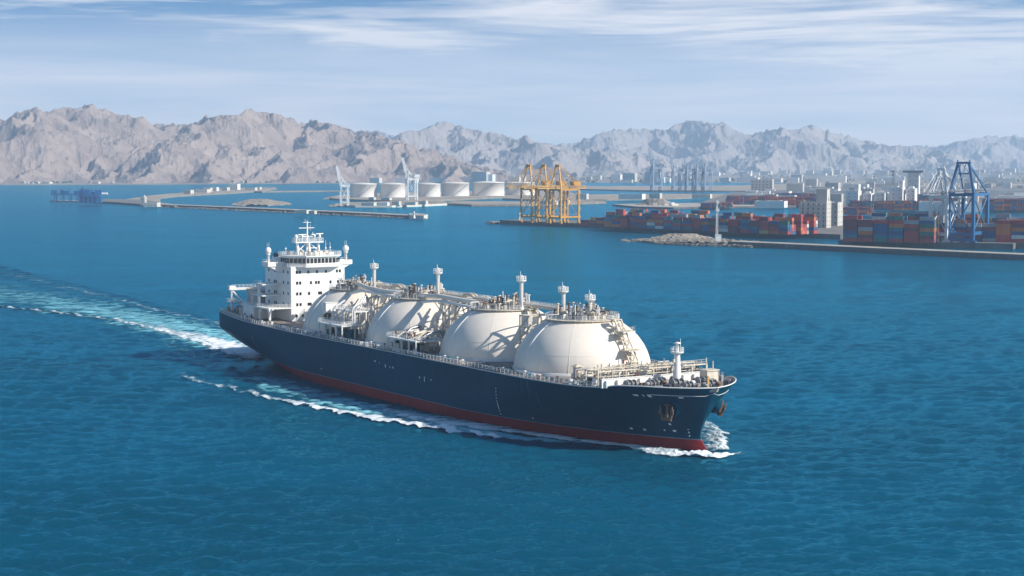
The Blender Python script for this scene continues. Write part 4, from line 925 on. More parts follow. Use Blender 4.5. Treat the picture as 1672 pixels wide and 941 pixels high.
for i, s0 in enumerate(DOMES):
    rng = random.Random(50 + i)
    dm = MB(); dm.lathe(prof, n=96); do = part(dm, 'storage_dome', None, 'dome'); do.location = (s0, 0, 0)
    sk = MB(); sk.lathe([(RAD + .25, 15.2), (RAD + .25, 16.5), (RAD - .15, 16.7)], n=72); sk.build('base_ring', do, 'white')
    for j, a in enumerate(range(0, 360, 45)):
        se = MB(); ar = R(a); r_ = .24 if a == 270 else .05
        pts = [(math.cos(ar) * (p[0] + .02), math.sin(ar) * (p[0] + .02), p[1]) for p in prof[:26]]; se.path(pts, r_, 5); se.build('meridian_seam', do, 'rim' if a == 270 else 'dome')
    se = MB(); z_ = 21.2; rr = RAD * math.sqrt(1 - ((z_ - ZC) / ZH)**2) + .01; se.path([(rr * math.cos(t), rr * math.sin(t), z_) for t in np.linspace(0, 6.2832, 73)], .045, 4); se.build('ring_seam', do, 'dome')
    pf = MB(); pf.lathe([(CAPR - 2.2, ZCAP + .15), (CAPR + .9, ZCAP + .15), (CAPR + .9, ZCAP + .4), (CAPR - 2.2, ZCAP + .4)], n=40, smooth=False)
    for k in range(20): t = 6.283 * k / 20; pf.beam((math.cos(t) * (CAPR + .7), math.sin(t) * (CAPR + .7), ZCAP + .1), (math.cos(t) * (CAPR + .2), math.sin(t) * (CAPR + .2), ZCAP - 1.2), .18)
    pf.build('walkway_ring', do, 'cream')
    rl = MB(); rl.rail([((CAPR + .8) * math.cos(t), (CAPR + .8) * math.sin(t), ZCAP + .4) for t in np.linspace(0, 6.283, 33)[:-1]], 1.25, 1.9, .055, 3, closed=True); rl.build('ring_rail', do, 'white')
    vc = MB(); clutter(vc, rng, min(7.6, CAPR - 1.0), ZCAP + .5, 120, 4.0, ('cream', 'cream', 'white', 'grey', 'steel', 'dark', 'rust')); vc.use(M['cream']); vc.lathe([(0, 0), (2.6, 0), (2.6, 1.7), (1.4, 2.3), (0, 2.4)], (.5, .6, ZCAP + .5), 16); vc.build('valve_cluster', do)
    for q in range(4): pl = MB(); x, y = rng.uniform(-6, 6), rng.uniform(-5, 5); pl.tube((x, y, ZCAP), (x, y, ZCAP + rng.uniform(3.5, 5.2)), .16, n=6); pl.build('vent_pipe', do, 'white')
# nozzle with pipe on the lower side of the first tank
nz = MB(); nz.use(M['rust']); a = R(-62); nz.tube((79.5 + 17.6 * math.cos(a), 17.6 * math.sin(a), 21.6), (79.5 + 19.2 * math.cos(a), 19.2 * math.sin(a), 21.6), 1.1, n=10); nz.use(M['cream']); nz.tube((79.5 + 18.6 * math.cos(a), 18.6 * math.sin(a), 21.6), (79.5 + 20.5 * math.cos(a), 20.5 * math.sin(a), 16.2), .22); nz.tube((79.5 + 18.8 * math.cos(a) + .9, 18.8 * math.sin(a), 22.4), (79.5 + 20.5 * math.cos(a) + .9, 20.5 * math.sin(a), 16.2), .18)
part(nz, 'tank_nozzle')

def vent_mast(s, t, z0, z1, r=.62):
    root = MB(); h_ = z1 - z0; root.lathe([(r * 1.5, 0), (r * 1.25, .5), (r * 1.05, 1.0), (r * .82, h_ - 1.8)], n=14)
    o = part(root, 'vent_mast', None, 'white'); o.location = P3(s, t, z0)
    p_ = MB(); p_.lathe([(0, h_ - 1.8), (r * .85, h_ - 2.4), (1.5, h_ - 1.8), (1.5, h_ - 1.55), (0, h_ - 1.55)], n=14, smooth=False)
    p_.rail([(1.45 * math.cos(q), 1.45 * math.sin(q), h_ - 1.55) for q in np.linspace(0, 6.283, 9)[:-1]], 1.15, .7, .07, 2, closed=True); p_.lathe([(r * .6, h_ - 1.55), (r * .6, h_ - .1), (0, h_)], n=12); p_.box((.3, .4, h_ - .9), (.5, .5, 1.2)); p_.tube((-.4, 0, h_ - .3), (-.4, 0, h_ + 1.0), .09); p_.build('mast_head', o, 'white')
    l_ = MB(); l_.beam((r * 1.1, .25, .4), (r * 1.1, .25, h_ - 1.7), .08); l_.beam((r * 1.1, -.25, .4), (r * 1.1, -.25, h_ - 1.7), .08)
    for k in range(int(h_ / .5)): l_.tube((r * 1.1, -.25, .6 + k * .5), (r * 1.1, .25, .6 + k * .5), .035, n=4)
    l_.build('ladder', o, 'cream')
for s, t, z1 in [(91.2, 0, 39.4), (135.8, 0, 40.0), (186.2, 0, 40.4), (208.8, 0, 38.6), (222.4, 0, 37.2)]: vent_mast(s, t, 30.2, z1)

# ------------------------------------------------------------------ pipe trunk and walkway over the tanks
tr = MB(); tr.use(M['white'])
TZ = 30.6
for t in (-7.2, -5.2): tr.beam(P3(60, t, TZ), P3(226, t, TZ), .3, .4)
for s in range(60, 227, 3): tr.beam(P3(s, -7.2, TZ - .1), P3(s, -5.2, TZ - .1), .22)
tr.rail([P3(60, -7.2, TZ + .2), P3(226, -7.2, TZ + .2)], 1.2, 2, .06, 3); tr.rail([P3(60, -5.2, TZ + .2), P3(226, -5.2, TZ + .2)], 1.2, 2, .06, 3)
tr.add([P3(60, -7.1, TZ + .22), P3(226, -7.1, TZ + .22), P3(226, -5.3, TZ + .22), P3(60, -5.3, TZ + .22)], [(0, 1, 2, 3)])
part(tr, 'trunk_walkway')
def pipe(name, pts, r, mat='cream', bend=1.2):
    P = [Vector(P3(*q)) for q in pts]; out = [P[0]]
    for a, b, c in zip(P[:-2], P[1:-1], P[2:]):
        k1 = min(bend, (b - a).length * .45); k2 = min(bend, (c - b).length * .45); p = b + (a - b).normalized() * k1; q = b + (c - b).normalized() * k2
        for t in (0, .25, .5, .75, 1): out.append((1 - t)**2 * p + 2 * t * (1 - t) * b + t * t * q)
    out.append(P[-1]); mb = MB(); mb.path(out, r, 9); return part(mb, name, None, mat)
for t, z, r in ((-3.4, 31.4, .42), (-2.2, 31.3, .5), (-8.4, 30.4, .35)): pipe('trunk_pipe', [(62, t, z), (100, t, z), (101.5, t, z + 1), (105.5, t, z + 1), (107, t, z), (148, t, z), (149.5, t, z + 1), (153.5, t, z + 1), (155, t, z), (222, t, z)], r, 'cream' if t > -8 else 'white')
# heavy header pipes swinging over the gaps on the near side
pipe('header_pipe', [(84, 3, 31.2), (90, 4.5, 32.0), (97, 6.5, 31.6), (113, 6.0, 31.0), (120, 3, 31.0)], .75, 'dome', 4)
pipe('header_pipe', [(88, 7.5, 29.0), (98, 8.0, 30.6), (110, 7.0, 30.2), (119, 6.0, 29.6)], .5, 'white', 3)
pipe('header_pipe', [(128, 4, 31), (140, 4.5, 31.2), (146, 5.5, 31.8), (160, 4.5, 31.2), (168, 2.5, 31.0)], .75, 'dome', 4)
pipe('header_pipe', [(138, 7, 29.4), (147, 6.5, 30.4), (160, 6, 30), (167, 5, 29.6)], .45, 'white', 3)
# tree-like trestles between the tanks
for s, full in ((103.5, 1), (152, 1), (197.5, .8)):
    t_ = MB(); rng = random.Random(int(s))
    for ds, dt in ((-2.2, 6), (2.2, 6), (-2.2, -3), (2.2, -3)): t_.tube(P3(s + ds, dt, 15.8), P3(s + ds, dt, 29.6), .34, n=8)
    for z in (19, 22.5, 26, 29.4):
        t_.beam(P3(s - 2.2, 6, z), P3(s + 2.2, 6, z), .3); t_.beam(P3(s - 2.2, -3, z), P3(s + 2.2, -3, z), .3); t_.beam(P3(s - 2.2, 6, z), P3(s - 2.2, -3, z), .3); t_.beam(P3(s + 2.2, 6, z), P3(s + 2.2, -3, z), .3)
    for z in (19, 22.5, 26): t_.tube(P3(s + 2.2, 6, z), P3(s + 2.2, -3, z + 3.4), .2); t_.tube(P3(s - 2.2, 6, z), P3(s + 2.2, 6, z + 3.4), .2)
    for k in (-1, 1):
        if full == 1: t_.tube(P3(s + k * 2.2, 5, 25), P3(s + k * 8.5, 5.5, 29.8), .24, n=8); t_.tube(P3(s + k * 2.2, -2, 25), P3(s + k * 8.5, -4, 29.8), .24, n=8)
    part(t_, 'pipe_trestle', None, 'cream')
    for k in range(9 if full == 1 else 3):
        y = rng.uniform(-2.5, 9); x = s + rng.uniform(-2.8, 2.8); z1 = rng.uniform(24, 30)
        pipe('riser_pipe', [(x, y, 16), (x, y, z1), (x + rng.choice((-1, 1)) * rng.uniform(3, 8), y * .7, z1 + .6)], rng.uniform(.2, .42), rng.choice(('cream', 'white', 'steel')), 1.6)

# ------------------------------------------------------------------ machinery platforms between the tanks, near side
def deck_platform(s0, s1, t0, t1, z, name='machinery_platform'):
    p_ = MB(); p_.box(P3((s0 + s1) / 2, (t0 + t1) / 2, z), (s1 - s0, t1 - t0, .4)); n = max(2, int((s1 - s0) / 4)); o = part(p_, name, None, 'white')
    c_ = MB()
    for i in range(n + 1):
        for t in (t0 + .3, t1 - .3): s = s0 + .3 + (s1 - s0 - .6) * i / n; c_.box(P3(s, t, (z - .2 + 15.6) / 2), (.4, .4, z - .2 - 15.6))
    for i in range(n): a = s0 + .3 + (s1 - s0 - .6) * i / n; b = s0 + .3 + (s1 - s0 - .6) * (i + 1) / n; c_.beam(P3(a, t1 - .3, z - .3), P3(a + .9, t1 - .3, z - 1.2), .18) if False else None
    c_.build('column', o, 'white')
    r_ = MB(); r_.rail([P3(s0 + .1, t0 + .1, z + .2), P3(s0 + .1, t1 - .1, z + .2), P3(s1 - .1, t1 - .1, z + .2), P3(s1 - .1, t0 + .1, z + .2)], 1.2, 1.4, .06, 3); r_.build('platform_rail', o, 'white')
    return o
deck_platform(94, 112, 14.5, 22.6, 20.3); deck_platform(143, 162, 13.0, 22.4, 19.6); deck_platform(96, 110, 10, 17, 24.6)
rng = random.Random(5)
for i in range(16): u_ = MB(); u_.use(M[rng.choice(('dark', 'grey', 'teal', 'cream'))]); s = rng.uniform(96, 111); t = rng.uniform(15, 21.5); u_.box(P3(s, t, 17.3), (rng.uniform(.8, 2.4), rng.uniform(.6, 2), rng.uniform(1.5, 3.2))); part(u_, 'machinery_unit')
for i in range(14): u_ = MB(); u_.use(M[rng.choice(('dark', 'grey', 'cream'))]); s = rng.uniform(144, 161); t = rng.uniform(14, 21.5); u_.box(P3(s, t, 17.2), (rng.uniform(.8, 2.4), rng.uniform(.6, 2), rng.uniform(1.5, 3))); part(u_, 'machinery_unit')
for i in range(16):      # manifold: grey pipes leaning up and over to the ship's side
    s = 144.5 + i * 1.05; zt = rng.uniform(20.9, 23.0); dk = rng.uniform(-1.2, 1.2)
    pipe('manifold_pipe', [(s - 1.5, rng.uniform(8, 12), 19.9), (s - 1 + dk, rng.uniform(10, 13), zt), (s + dk, rng.uniform(15, 18), zt - rng.uniform(.2, .8)), (s + .7, rng.uniform(18.5, 21), 19.9)], rng.uniform(.28, .5), rng.choice(('steel', 'steel', 'grey', 'dark', 'cream')), 1.6)
for i in range(22): mv = MB(); s = rng.uniform(144, 161); t = rng.uniform(14, 21.3); h_ = rng.uniform(.6, 2.1); mv.use(M[rng.choice(('grey', 'dark', 'cream', 'rust', 'white'))]); mv.tube(P3(s, t, 19.8), P3(s, t, 19.8 + h_), rng.uniform(.18, .4), n=8); mv.box(P3(s, t, 19.8 + h_), (.8, .8, .3)); part(mv, 'manifold_valve')
for i in range(12):
    s = rng.uniform(95, 111); t = rng.uniform(12, 20); pipe('riser_pipe', [(s, t, 20.4), (s, t, rng.uniform(22, 27)), (s + rng.uniform(-3, 3), t - 4, rng.uniform(25, 29))], rng.uniform(.16, .36), rng.choice(('cream', 'steel', 'white', 'cream')), 1.2)
# small white hut on the first module, pipe stands between tanks three and four
h_ = MB(); h_.box(P3(91, 16.5, 25.0), (2.2, 4.4, 2.8)); h_.box(P3(91, 16.5, 26.5), (2.6, 4.8, .2)); part(h_, 'white_screen', None, 'white')
# deck fittings along both sides: bollards, valves, vents, lockers
for sg in (1, -1):
    rng = random.Random(80 + sg)
    for s in np.arange(26, 258, 1.5):
        w_ = half_b(s, zdeck(s)) - rng.uniform(1.2, 3.2); z = zdeck(s) - .05; k = rng.random(); f_ = MB(); f_.use(M[rng.choice(('white', 'white', 'cream', 'grey', 'dark', 'dark', 'teal', 'rust'))])
        if any(abs(s - d0) < 17.5 and w_ < math.sqrt(max(0, 19.8**2 - (s - d0)**2)) for d0 in DOMES): w_ = half_b(s, zdeck(s)) - 1.0
        if k < .3:
            for q in (-.5, .5): f_.tube(P3(s + q, sg * w_, z), P3(s + q, sg * w_, z + 1.0), .28, n=8)
            f_.box(P3(s, sg * w_, z + .1), (2.0, .8, .25))
        elif k < .55: f_.box(P3(s, sg * w_, z + .6), (rng.uniform(.6, 1.8), .8, rng.uniform(.7, 1.5)))
        elif k < .8: f_.tube(P3(s, sg * w_, z), P3(s, sg * w_, z + 1.3), .16, n=6); f_.lathe([(.1, 1.2), (.42, 1.25), (.42, 1.5), (0, 1.6)], P3(s, sg * w_, z), 8)
        if f_.v: part(f_, 'bollard' if k < .3 else 'deck_locker' if k < .55 else 'deck_valve')
    pipe('deck_pipe', [(56, sg * 21.6, 16.6), (120, sg * 22.3, 16.5), (200, sg * 22.2, 16.5), (250, sg * 20.4, 16.8)], .16, 'white'); pipe('deck_pipe', [(56, sg * 21.2, 16.4), (120, sg * 21.9, 16.3), (200, sg * 21.8, 16.3), (248, sg * 19.8, 16.6)], .12, 'cream')

# ------------------------------------------------------------------ accommodation block
HF, HA, HT, HZ = 46.5, 23.5, 10.7, 36.0
house = MB(); house.box(P3((HF + HA) / 2, 0, (HZ + 15.6) / 2), (HF - HA, 2 * HT, HZ - 15.6))
for z in (20.4, 24.3, 28.2, 32.1): house.box(P3((HF + HA) / 2, 0, z), (HF - HA + .12, 2 * HT + .12, .12))
ho = part(house, 'accommodation_block', None, 'white')
wm = MB(); wm.box((0, 0, 0), (.12, .75, 1.05)); w0 = wm.build('window', ho, 'glass'); first = True
def window(loc, rz):
    global first
    o = w0 if first else w0.copy()
    if not first: COL.objects.link(o); o.parent = ho
    first = False; o.location = loc; o.rotation_euler = (0, 0, rz)
for z, ts in ((34.0, (8.4, 7.2, 3.8, .4, -3.2, -7.6, -8.8)), (30.1, (8.3, 7.1, 2.8, .8, -.3, -5.0, -8.0, -9.1)), (26.2, (8.3, 7.0, 3.6, -.4, -1.2)), (22.3, (8.3, 7.0, 3.8, 3.0)), (18.2, (8.6, 6.2, 3.8))):
    for t in ts: window(P3(HF + .05, t, z), 0)
for z in (34.0, 30.1, 26.2, 22.3):
    for s in (44.0, 40.0, 33.5, 32.0, 27.0): window(P3(s, HT + .05, z), R(90)); window(P3(s, -HT - .05, z), R(90))
# wheelhouse with bent front and its ring of dark windows
WP = [(36.5, 10.2), (44.0, 10.2), (48.6, 5.6), (48.6, -6.2), (44.0, -10.0), (36.5, -10.0)]
wh = MB(); n = len(WP); z0, z1 = 36.05, 39.5
wh.add([P3(s, t, z0) for s, t in WP] + [P3(s, t, z1) for s, t in WP], [(i, (i + 1) % n, n + (i + 1) % n, n + i) for i in range(n)] + [tuple(range(n)), tuple(range(2 * n - 1, n - 1, -1))])
RP = [(36.0, 10.7), (44.3, 10.7), (49.2, 5.9), (49.2, -6.5), (44.3, -10.5), (36.0, -10.5)]
wh.add([P3(s, t, 39.5 + .002) for s, t in RP] + [P3(s, t, 39.9) for s, t in RP], [(i, (i + 1) % n, n + (i + 1) % n, n + i) for i in range(n)] + [tuple(range(n)), tuple(range(2 * n - 1, n - 1, -1))])
wh.add([P3(s, t * 1.04, 35.75) for s, t in RP] + [P3(s, t * 1.04, 36.06) for s, t in RP], [(i, (i + 1) % n, n + (i + 1) % n, n + i) for i in range(n)] + [tuple(range(n)), tuple(range(2 * n - 1, n - 1, -1))])
who = part(wh, 'wheelhouse', None, 'white')
wm = MB(); wm.box((0, 0, 0), (1.0, .14, 1.75)); ww = None
for (a, b, cnt) in ((0, 1, 4), (1, 2, 4), (2, 3, 8), (3, 4, 4), (4, 5, 4)):
    A = Vector(P3(*WP[a], 38.1)); B = Vector(P3(*WP[b], 38.1)); dr = (B - A); ln = dr.length
    for i in range(cnt):
        o = wm.build('window', who, 'glass') if ww is None else ww.copy()
        if ww is not None: COL.objects.link(o); o.parent = who
        ww = ww or o; o.location = A + dr * ((i + .5) / cnt); o.rotation_euler = (0, 0, math.atan2(dr.y, dr.x)); o.scale = (ln / cnt * .80, 1, 1)
rl = MB(); rl.rail([P3(s, t, 39.9) for s, t in RP], 1.25, 1.4, .06, 3, closed=True); rl.rail([P3(s, t * 1.03, 36.06) for s, t in RP[1:5]], 1.1, 1.2, .05, 2); rl.build('roof_rail', who, 'white')
# bridge wings
for sg in (1, -1):
    wg = MB(); wg.box(P3(37.6, sg * 13.3, 36.2), (5.6, 7.2, .5)); wg.box(P3(40.3, sg * 13.3, 37.0), (.18, 7.2, 1.2)); wg.box(P3(34.9, sg * 13.3, 37.0), (.18, 7.2, 1.2)); wg.box(P3(37.6, sg * 16.85, 37.0), (5.58, .18, 1.2))
    wg.add([P3(35.2, sg * 10.72, 33.4), P3(40.0, sg * 10.72, 33.4), P3(40.0, sg * 10.72, 35.95), P3(35.2, sg * 10.72, 35.95), P3(35.2, sg * 16.6, 35.95), P3(40.0, sg * 16.6, 35.95)], [(0, 1, 5, 4), (0, 4, 3), (1, 2, 5), (2, 3, 4, 5)])
    wo = part(wg, 'bridge_wing', None, 'white')
    sc_ = MB(); sc_.lathe([(.55, 0), (.5, 3.5), (.9, 3.7), (.9, 3.9), (.4, 4.0)], P3(37.6, sg * 15.6, 36.45), 12); sc_.lathe([(0, -1.15)] + [(1.15 * math.cos(a), 1.3 * math.sin(a)) for a in np.linspace(-1.2, 1.5708, 10)], P3(37.6, sg * 15.6, 41.6), 16)
    for q in (-1, 1): sc_.tube(P3(37.6 + q * 1.0, sg * 15.6 + q * .8, 41), P3(37.6 + q * 1.0, sg * 15.6 + q * .8, 44.6), .06, n=5)
    sc_.build('satellite_dome', wo, 'white')
    lt = MB(); lt.use(M['rust']); lt.box(P3(40.0, sg * 15.5, 37.9), (.5, .5, .6)); lt.use(M['white']); lt.rail([P3(34.9, sg * 10.5, 37.6), P3(34.9, sg * 16.8, 37.6)], .6, 1.4, .05, 1); lt.build('wing_light', wo)
# radar mast on the wheelhouse roof
rm = MB()
for s, t, s2, t2 in ((38.5, 4.2, 38, 4.2), (38.5, -4.2, 38, -4.2), (40.5, .4, 39, 0), (37, 0, 37.5, 0)): rm.tube(P3(s, t, 39.8), P3(s2, t2, 44.2), .5 if abs(t) > 1 else .42, n=9)
rm.tube(P3(38.2, 4.2, 41), P3(38.2, 1.0, 43.8), .2); rm.tube(P3(38.2, -4.2, 41), P3(38.2, -1.0, 43.8), .2); rm.tube(P3(38.2, 4.2, 42.8), P3(38.2, 1.6, 41), .16); rm.tube(P3(38.2, -4.6, 42.2), P3(38.2, .6, 42.2), .18)
rmo = part(rm, 'radar_mast', None, 'white')
pf = MB(); pf.box(P3(38, 0, 44.4), (3.4, 11.2, .4)); pf.rail([P3(36.4, 5.5, 44.6), P3(39.6, 5.5, 44.6), P3(39.6, -5.5, 44.6), P3(36.4, -5.5, 44.6)], 1.3, 1.3, .07, 3, closed=True); pf.build('mast_platform', rmo, 'white')
tm = MB(); tm.tube(P3(38, .2, 44.6), P3(38, .2, 52.2), .36, .24, n=8); tm.beam(P3(38, 3.5, 49.6), P3(38, -2.6, 49.6), .26); tm.beam(P3(38, 1.8, 51.6), P3(38, -1.4, 51.6), .16); tm.tube(P3(38, 1.0, 51.6), P3(38, 1.0, 53.0), .07, n=5); tm.tube(P3(38, -1.0, 48.7), P3(38, -1.0, 50.7), .07, n=5)
tm.beam(P3(38, 3.4, 46.5), P3(38, -3.2, 46.5), .3, .4); tm.tube(P3(38, -2.0, 48.1), P3(38, -2.0, 46.9), .14, n=6); tm.build('top_mast', rmo, 'white')
for t, z, ln in ((2.4, 46.9, 3.6), (-2.6, 46.9, 3.0), (-4.6, 47.1, 3.2)):
    sc_ = MB(); sc_.tube(P3(38.4, t, 44.6), P3(38.4, t, z - .2), .2); sc_.box(P3(38.4, t, z - .1), (.6, .6, .5)); sc_.beam(P3(38.8, t + ln / 2, z + .3), P3(38.0, t - ln / 2, z + .3), .28, .3); sc_.build('radar_scanner', rmo, 'white')
sc_ = MB(); sc_.lathe([(.3, 0), (.3, 1.2), (.75, 1.5), (.75, 2.1), (.4, 2.6), (0, 2.7)], P3(38, 4.6, 44.6), 10); sc_.lathe([(.22, 0), (.22, 1.3), (.5, 1.5), (.5, 2.0), (0, 2.2)], P3(37.4, -5.0, 44.6), 10); sc_.build('radome', rmo, 'white')
# aerials and boxes on the wheelhouse roof
rng = random.Random(4)
for i in range(26): rf = MB(); rf.use(M[rng.choice(('white', 'white', 'cream', 'grey', 'rust'))]); s, t = rng.uniform(37, 47), rng.uniform(-8.8, 8.8); t *= 1 if s < 42 else .6; h_ = rng.uniform(.6, 1.7); rf.box(P3(s, t, 39.9 + h_ / 2), (rng.uniform(.4, 1.2), rng.uniform(.4, 1.2), h_)); rf.build('roof_locker', who)
for s, t, h_ in ((41, -5.8, 5.2), (38, -9.0, 4.4), (44, 3.2, 2.6), (37.5, 8.6, 3.0)): rf = MB(); rf.use(M['white']); rf.tube(P3(s, t, 39.9), P3(s, t, 39.9 + h_), .13, .05, n=6); rf.box(P3(s, t, 42.2), (.5, .5, .4)); rf.build('aerial', who)

# dark antenna mount behind the wheelhouse, casing and stern
fd = MB(); fd.use(M['white']); fd.box(P3(27.5, 5, 37.4), (4.5, 7, 2.8)); fd.use(M['dark']); fd.lathe([(.9, 0), (1.0, 1.0), (.4, 1.6)], P3(28.5, 8.5, 38.8), 10); part(fd, 'monkey_island')
cs = MB(); cs.box(P3(14.5, 3.0, 20.8), (13.0, 17.0, 9.4)); cs.box(P3(14.5, 3.0, 25.7), (13.4, 17.4, .35)); cs.box(P3(20, -1, 28.6), (5, 8, 5.4)); cs.rail([P3(8.2, 11.4, 25.9), P3(20.8, 11.4, 25.9)], 1.1, 1.6, .06, 3); part(cs, 'engine_casing', None, 'beige')
fn = MB(); fn.box(P3(18.0, -2.5, 31.5), (6.0, 6.0, 6.0), taper=.85); fn.box(P3(18.0, -2.5, 34.7), (5.0, 5.0, .5)); part(fn, 'funnel', None, 'white')
# boat deck on arched brackets, lower deckhouse, davit
bd = MB(); bd.box(P3(34.5, 15.2, 21.2), (24.5, 9.0, .45)); bdo = part(bd, 'boat_deck', None, 'white')
rl = MB(); rl.rail([P3(22.4, 19.5, 21.4), P3(46.6, 19.5, 21.4), P3(46.6, 11, 21.4)], 1.25, 1.4, .06, 3); rl.build('boat_deck_rail', bdo, 'white')
for s in (37.5, 46.2):
    c_ = MB(); c_.box(P3(s, 19.0, 18.4), (.75, .7, 5.4))
    for sgn in (-1, 1):
        pts = [P3(s + sgn * (.3 + 2.6 * (1 - math.cos(a))), 19.0, 18.4 + 2.7 * math.sin(a)) for a in np.linspace(0, 1.57, 7)]
        if s < 40 and sgn < 0: continue
        for a, b in zip(pts[:-1], pts[1:]): c_.beam(a, b, .4, .6)
    c_.build('arched_bracket', bdo, 'white')
bd = MB(); bd.box(P3(34.5, -15.2, 21.2), (24.5, 9.0, .45)); bd.rail([P3(22.4, -19.5, 21.4), P3(46.6, -19.5, 21.4)], 1.25, 1.4, .06, 3)
for s in (24, 35, 46): bd.box(P3(s, -19, 18.4), (.7, .7, 5.4))
part(bd, 'boat_deck', None, 'white')
lh = MB(); lh.box(P3(28.2, 15.2, 18.3), (9.6, 8.6, 5.3)); lho = part(lh, 'side_deckhouse', None, 'white')
dr = MB(); dr.box(P3(24.9, 19.53, 17.3), (.9, .1, 2.0)); dr.box(P3(31.2, 19.53, 17.3), (.9, .1, 2.0)); dr.build('door', lho, 'dark')
dv = MB(); dv.box(P3(34.5, 18.0, 25.4), (.8, .8, 8.0)); dv.box(P3(34.5, 14.6, 29.4), (8.0, 7.6, .35)); dv.box(P3(33.0, 14.8, 25.3), (11, 7.2, .35)); dv.rail([P3(27.6, 18.3, 25.5), P3(38.4, 18.3, 25.5)], 1.1, 1.6, .06, 2); dv.rail([P3(30.6, 18.3, 29.6), P3(38.4, 18.3, 29.6)], 1.1, 1.6, .06, 2); dv.box(P3(27.8, 17.8, 23.3), (.5, .5, 3.8))
for sgn in (-1, 1):
    pts = [P3(34.5 + sgn * (.3 + 2.4 * (1 - math.cos(a))), 18.0, 26.6 + 2.6 * math.sin(a)) for a in np.linspace(0, 1.57, 7)]
    for a, b in zip(pts[:-1], pts[1:]): dv.beam(a, b, .35, .5)
part(dv, 'davit_platform', None, 'white')
# stern gantry crane with long boom across the poop
sg_ = MB(); sg_.tube(P3(3.0, 15.6, 17), P3(3.0, 15.6, 26.2), .55, .5, n=10); sg_.box(P3(3.0, 15.6, 26.0), (1.8, 2.4, 1.6)); sg_.tube(P3(3, 15.2, 22), P3(6.5, 11, 18.2), .45, n=8); sg_.box(P3(3.5, 14.6, 20.8), (4.5, 5, .35)); sg_.rail([P3(1.4, 17, 21), P3(5.7, 17, 21), P3(5.7, 12.2, 21)], 1.1, 1.2, .06, 2); sg_.tube(P3(3, 15.4, 25), P3(8.5, 11.5, 19), .35, n=8)
sgo = part(sg_, 'stern_crane', None, 'white')
bm_ = MB(); bm_.beam(P3(3.0, 15.6, 25.6), P3(6.0, -2.5, 25.9), .9, 1.0); bm_.rail([P3(3.0, 15.6, 26.1), P3(6.0, -2.5, 26.4)], 1.0, 1.5, .06, 2); bm_.build('crane_boom', sgo, 'white')
sp = MB(); sp.tube(P3(6.5, -4, 17), P3(6.0, -3, 25.6), .4); sp.build('boom_rest', sgo, 'white')
def winch(s, t, z, k=1.0, mat='dark', rz=0.0):
    b = MB(); b.use(M['grey']); b.box((0, 0, .25), (3.2, 5.4, .5)); b.use(M[mat]); b.tube((0, -1.9, 1.5), (0, 1.5, 1.5), .95, n=16)
    b.use(M['grey'])
    for y in (-1.95, -.2, 1.5): b.tube((0, y - .09, 1.5), (0, y + .09, 1.5), 1.45, n=18)
    b.use(M['grey']); b.box((0, 2.25, 1.2), (1.6, 1.2, 2.0)); b.use(M['cream']); b.box((-.6, -2.5, .9), (1.0, .8, 1.4)); b.use(M[mat]); b.tube((0, 2.8, 1.5), (0, 3.6, 1.5), .5, .65, n=12)
    o = part(b, 'mooring_winch'); o.location = P3(s, t, z); o.rotation_euler = (0, 0, rz); o.scale = (k,) * 3; return o
for s, t, q in ((4.5, 9, .3), (6.5, 2, 0), (9, 15.3, 1.2), (5, -9, -.3)): winch(s, t, 17.05, .9, 'dark', q)
rng = random.Random(77)
for i in range(26): cl_ = MB(); cl_.use(M[rng.choice(('cream', 'white', 'dark', 'ochre', 'grey', 'rust'))]); s, t = rng.uniform(1.5, 8), rng.uniform(-17, 17.3); h_ = rng.uniform(.6, 2.2); cl_.box(P3(s, t, 17 + h_ / 2), (rng.uniform(.4, 1.4), rng.uniform(.4, 1.4), h_)); part(cl_, 'poop_locker')
for i in range(10): cl_ = MB(); cl_.use(M['dark']); s = 9 + i * 1.3; cl_.box(P3(s, 16.4, 17.6), (.7, .9, rng.uniform(1, 2))); part(cl_, 'poop_locker')
cl_ = MB(); cl_.use(M['silo']); cl_.box(P3(15.5, 14.4, 18.0), (5.5, 5, 2.8)); part(cl_, 'poop_house')

# ------------------------------------------------------------------ fore deck: stair tower, pipe rack, breakwater, foremast, windlasses
ft = MB(); az = R(9)
def FT(r, t, z): return (218.5 + r * math.cos(az) - t * math.sin(az), r * math.sin(az) + t * math.cos(az), z)
low, top = (22.0, 17.0), (14.2, 30.6)
for tt in (-1.2, 1.2):
    ft.tube(FT(low[0], tt * 1.5, low[1]), FT(top[0], tt, top[1]), .26); ft.tube(FT(low[0] - 2.6, tt * 1.5, low[1]), FT(top[0] - 1.4, tt, top[1]), .2)
for k in range(8):
    f = k / 7; r_ = low[0] + (top[0] - low[0]) * f; z = low[1] + (top[1] - low[1]) * f; ft.box(FT(r_ - 1.0, 0, z), (2.4, 3.0, .2), az)
    if k < 7: f2 = (k + 1) / 7; r2 = low[0] + (top[0] - low[0]) * f2; z2 = low[1] + (top[1] - low[1]) * f2; ft.beam(FT(r_, -1.2 * (1 if k % 2 else -1), z), FT(r2, 1.2 * (1 if k % 2 else -1), z2), .5, .15); ft.tube(FT(r_ - 1.8, 1.4, z), FT(r2 - 1.2, -1.2, z2), .12)
ft.box(FT(17.2, 0, 27.6), (3.4, 4.6, .25), az); ft.box(FT(19.6, 0, 22.6), (3.4, 5.2, .25), az); ft.rail([FT(18.8, -2.2, 27.7), FT(18.8, 2.2, 27.7)], 1.1, 1, .06, 2); ft.rail([FT(21.2, -2.5, 22.7), FT(21.2, 2.5, 22.7)], 1.1, 1, .06, 2)
part(ft, 'stair_tower', None, 'cream')
bw = MB(); bw.box(P3(258.6, 2.5, 17.2), (.35, 37.0, 2.2)); bw.box(P3(258.6, 2.5, 18.4), (.6, 37.4, .2))
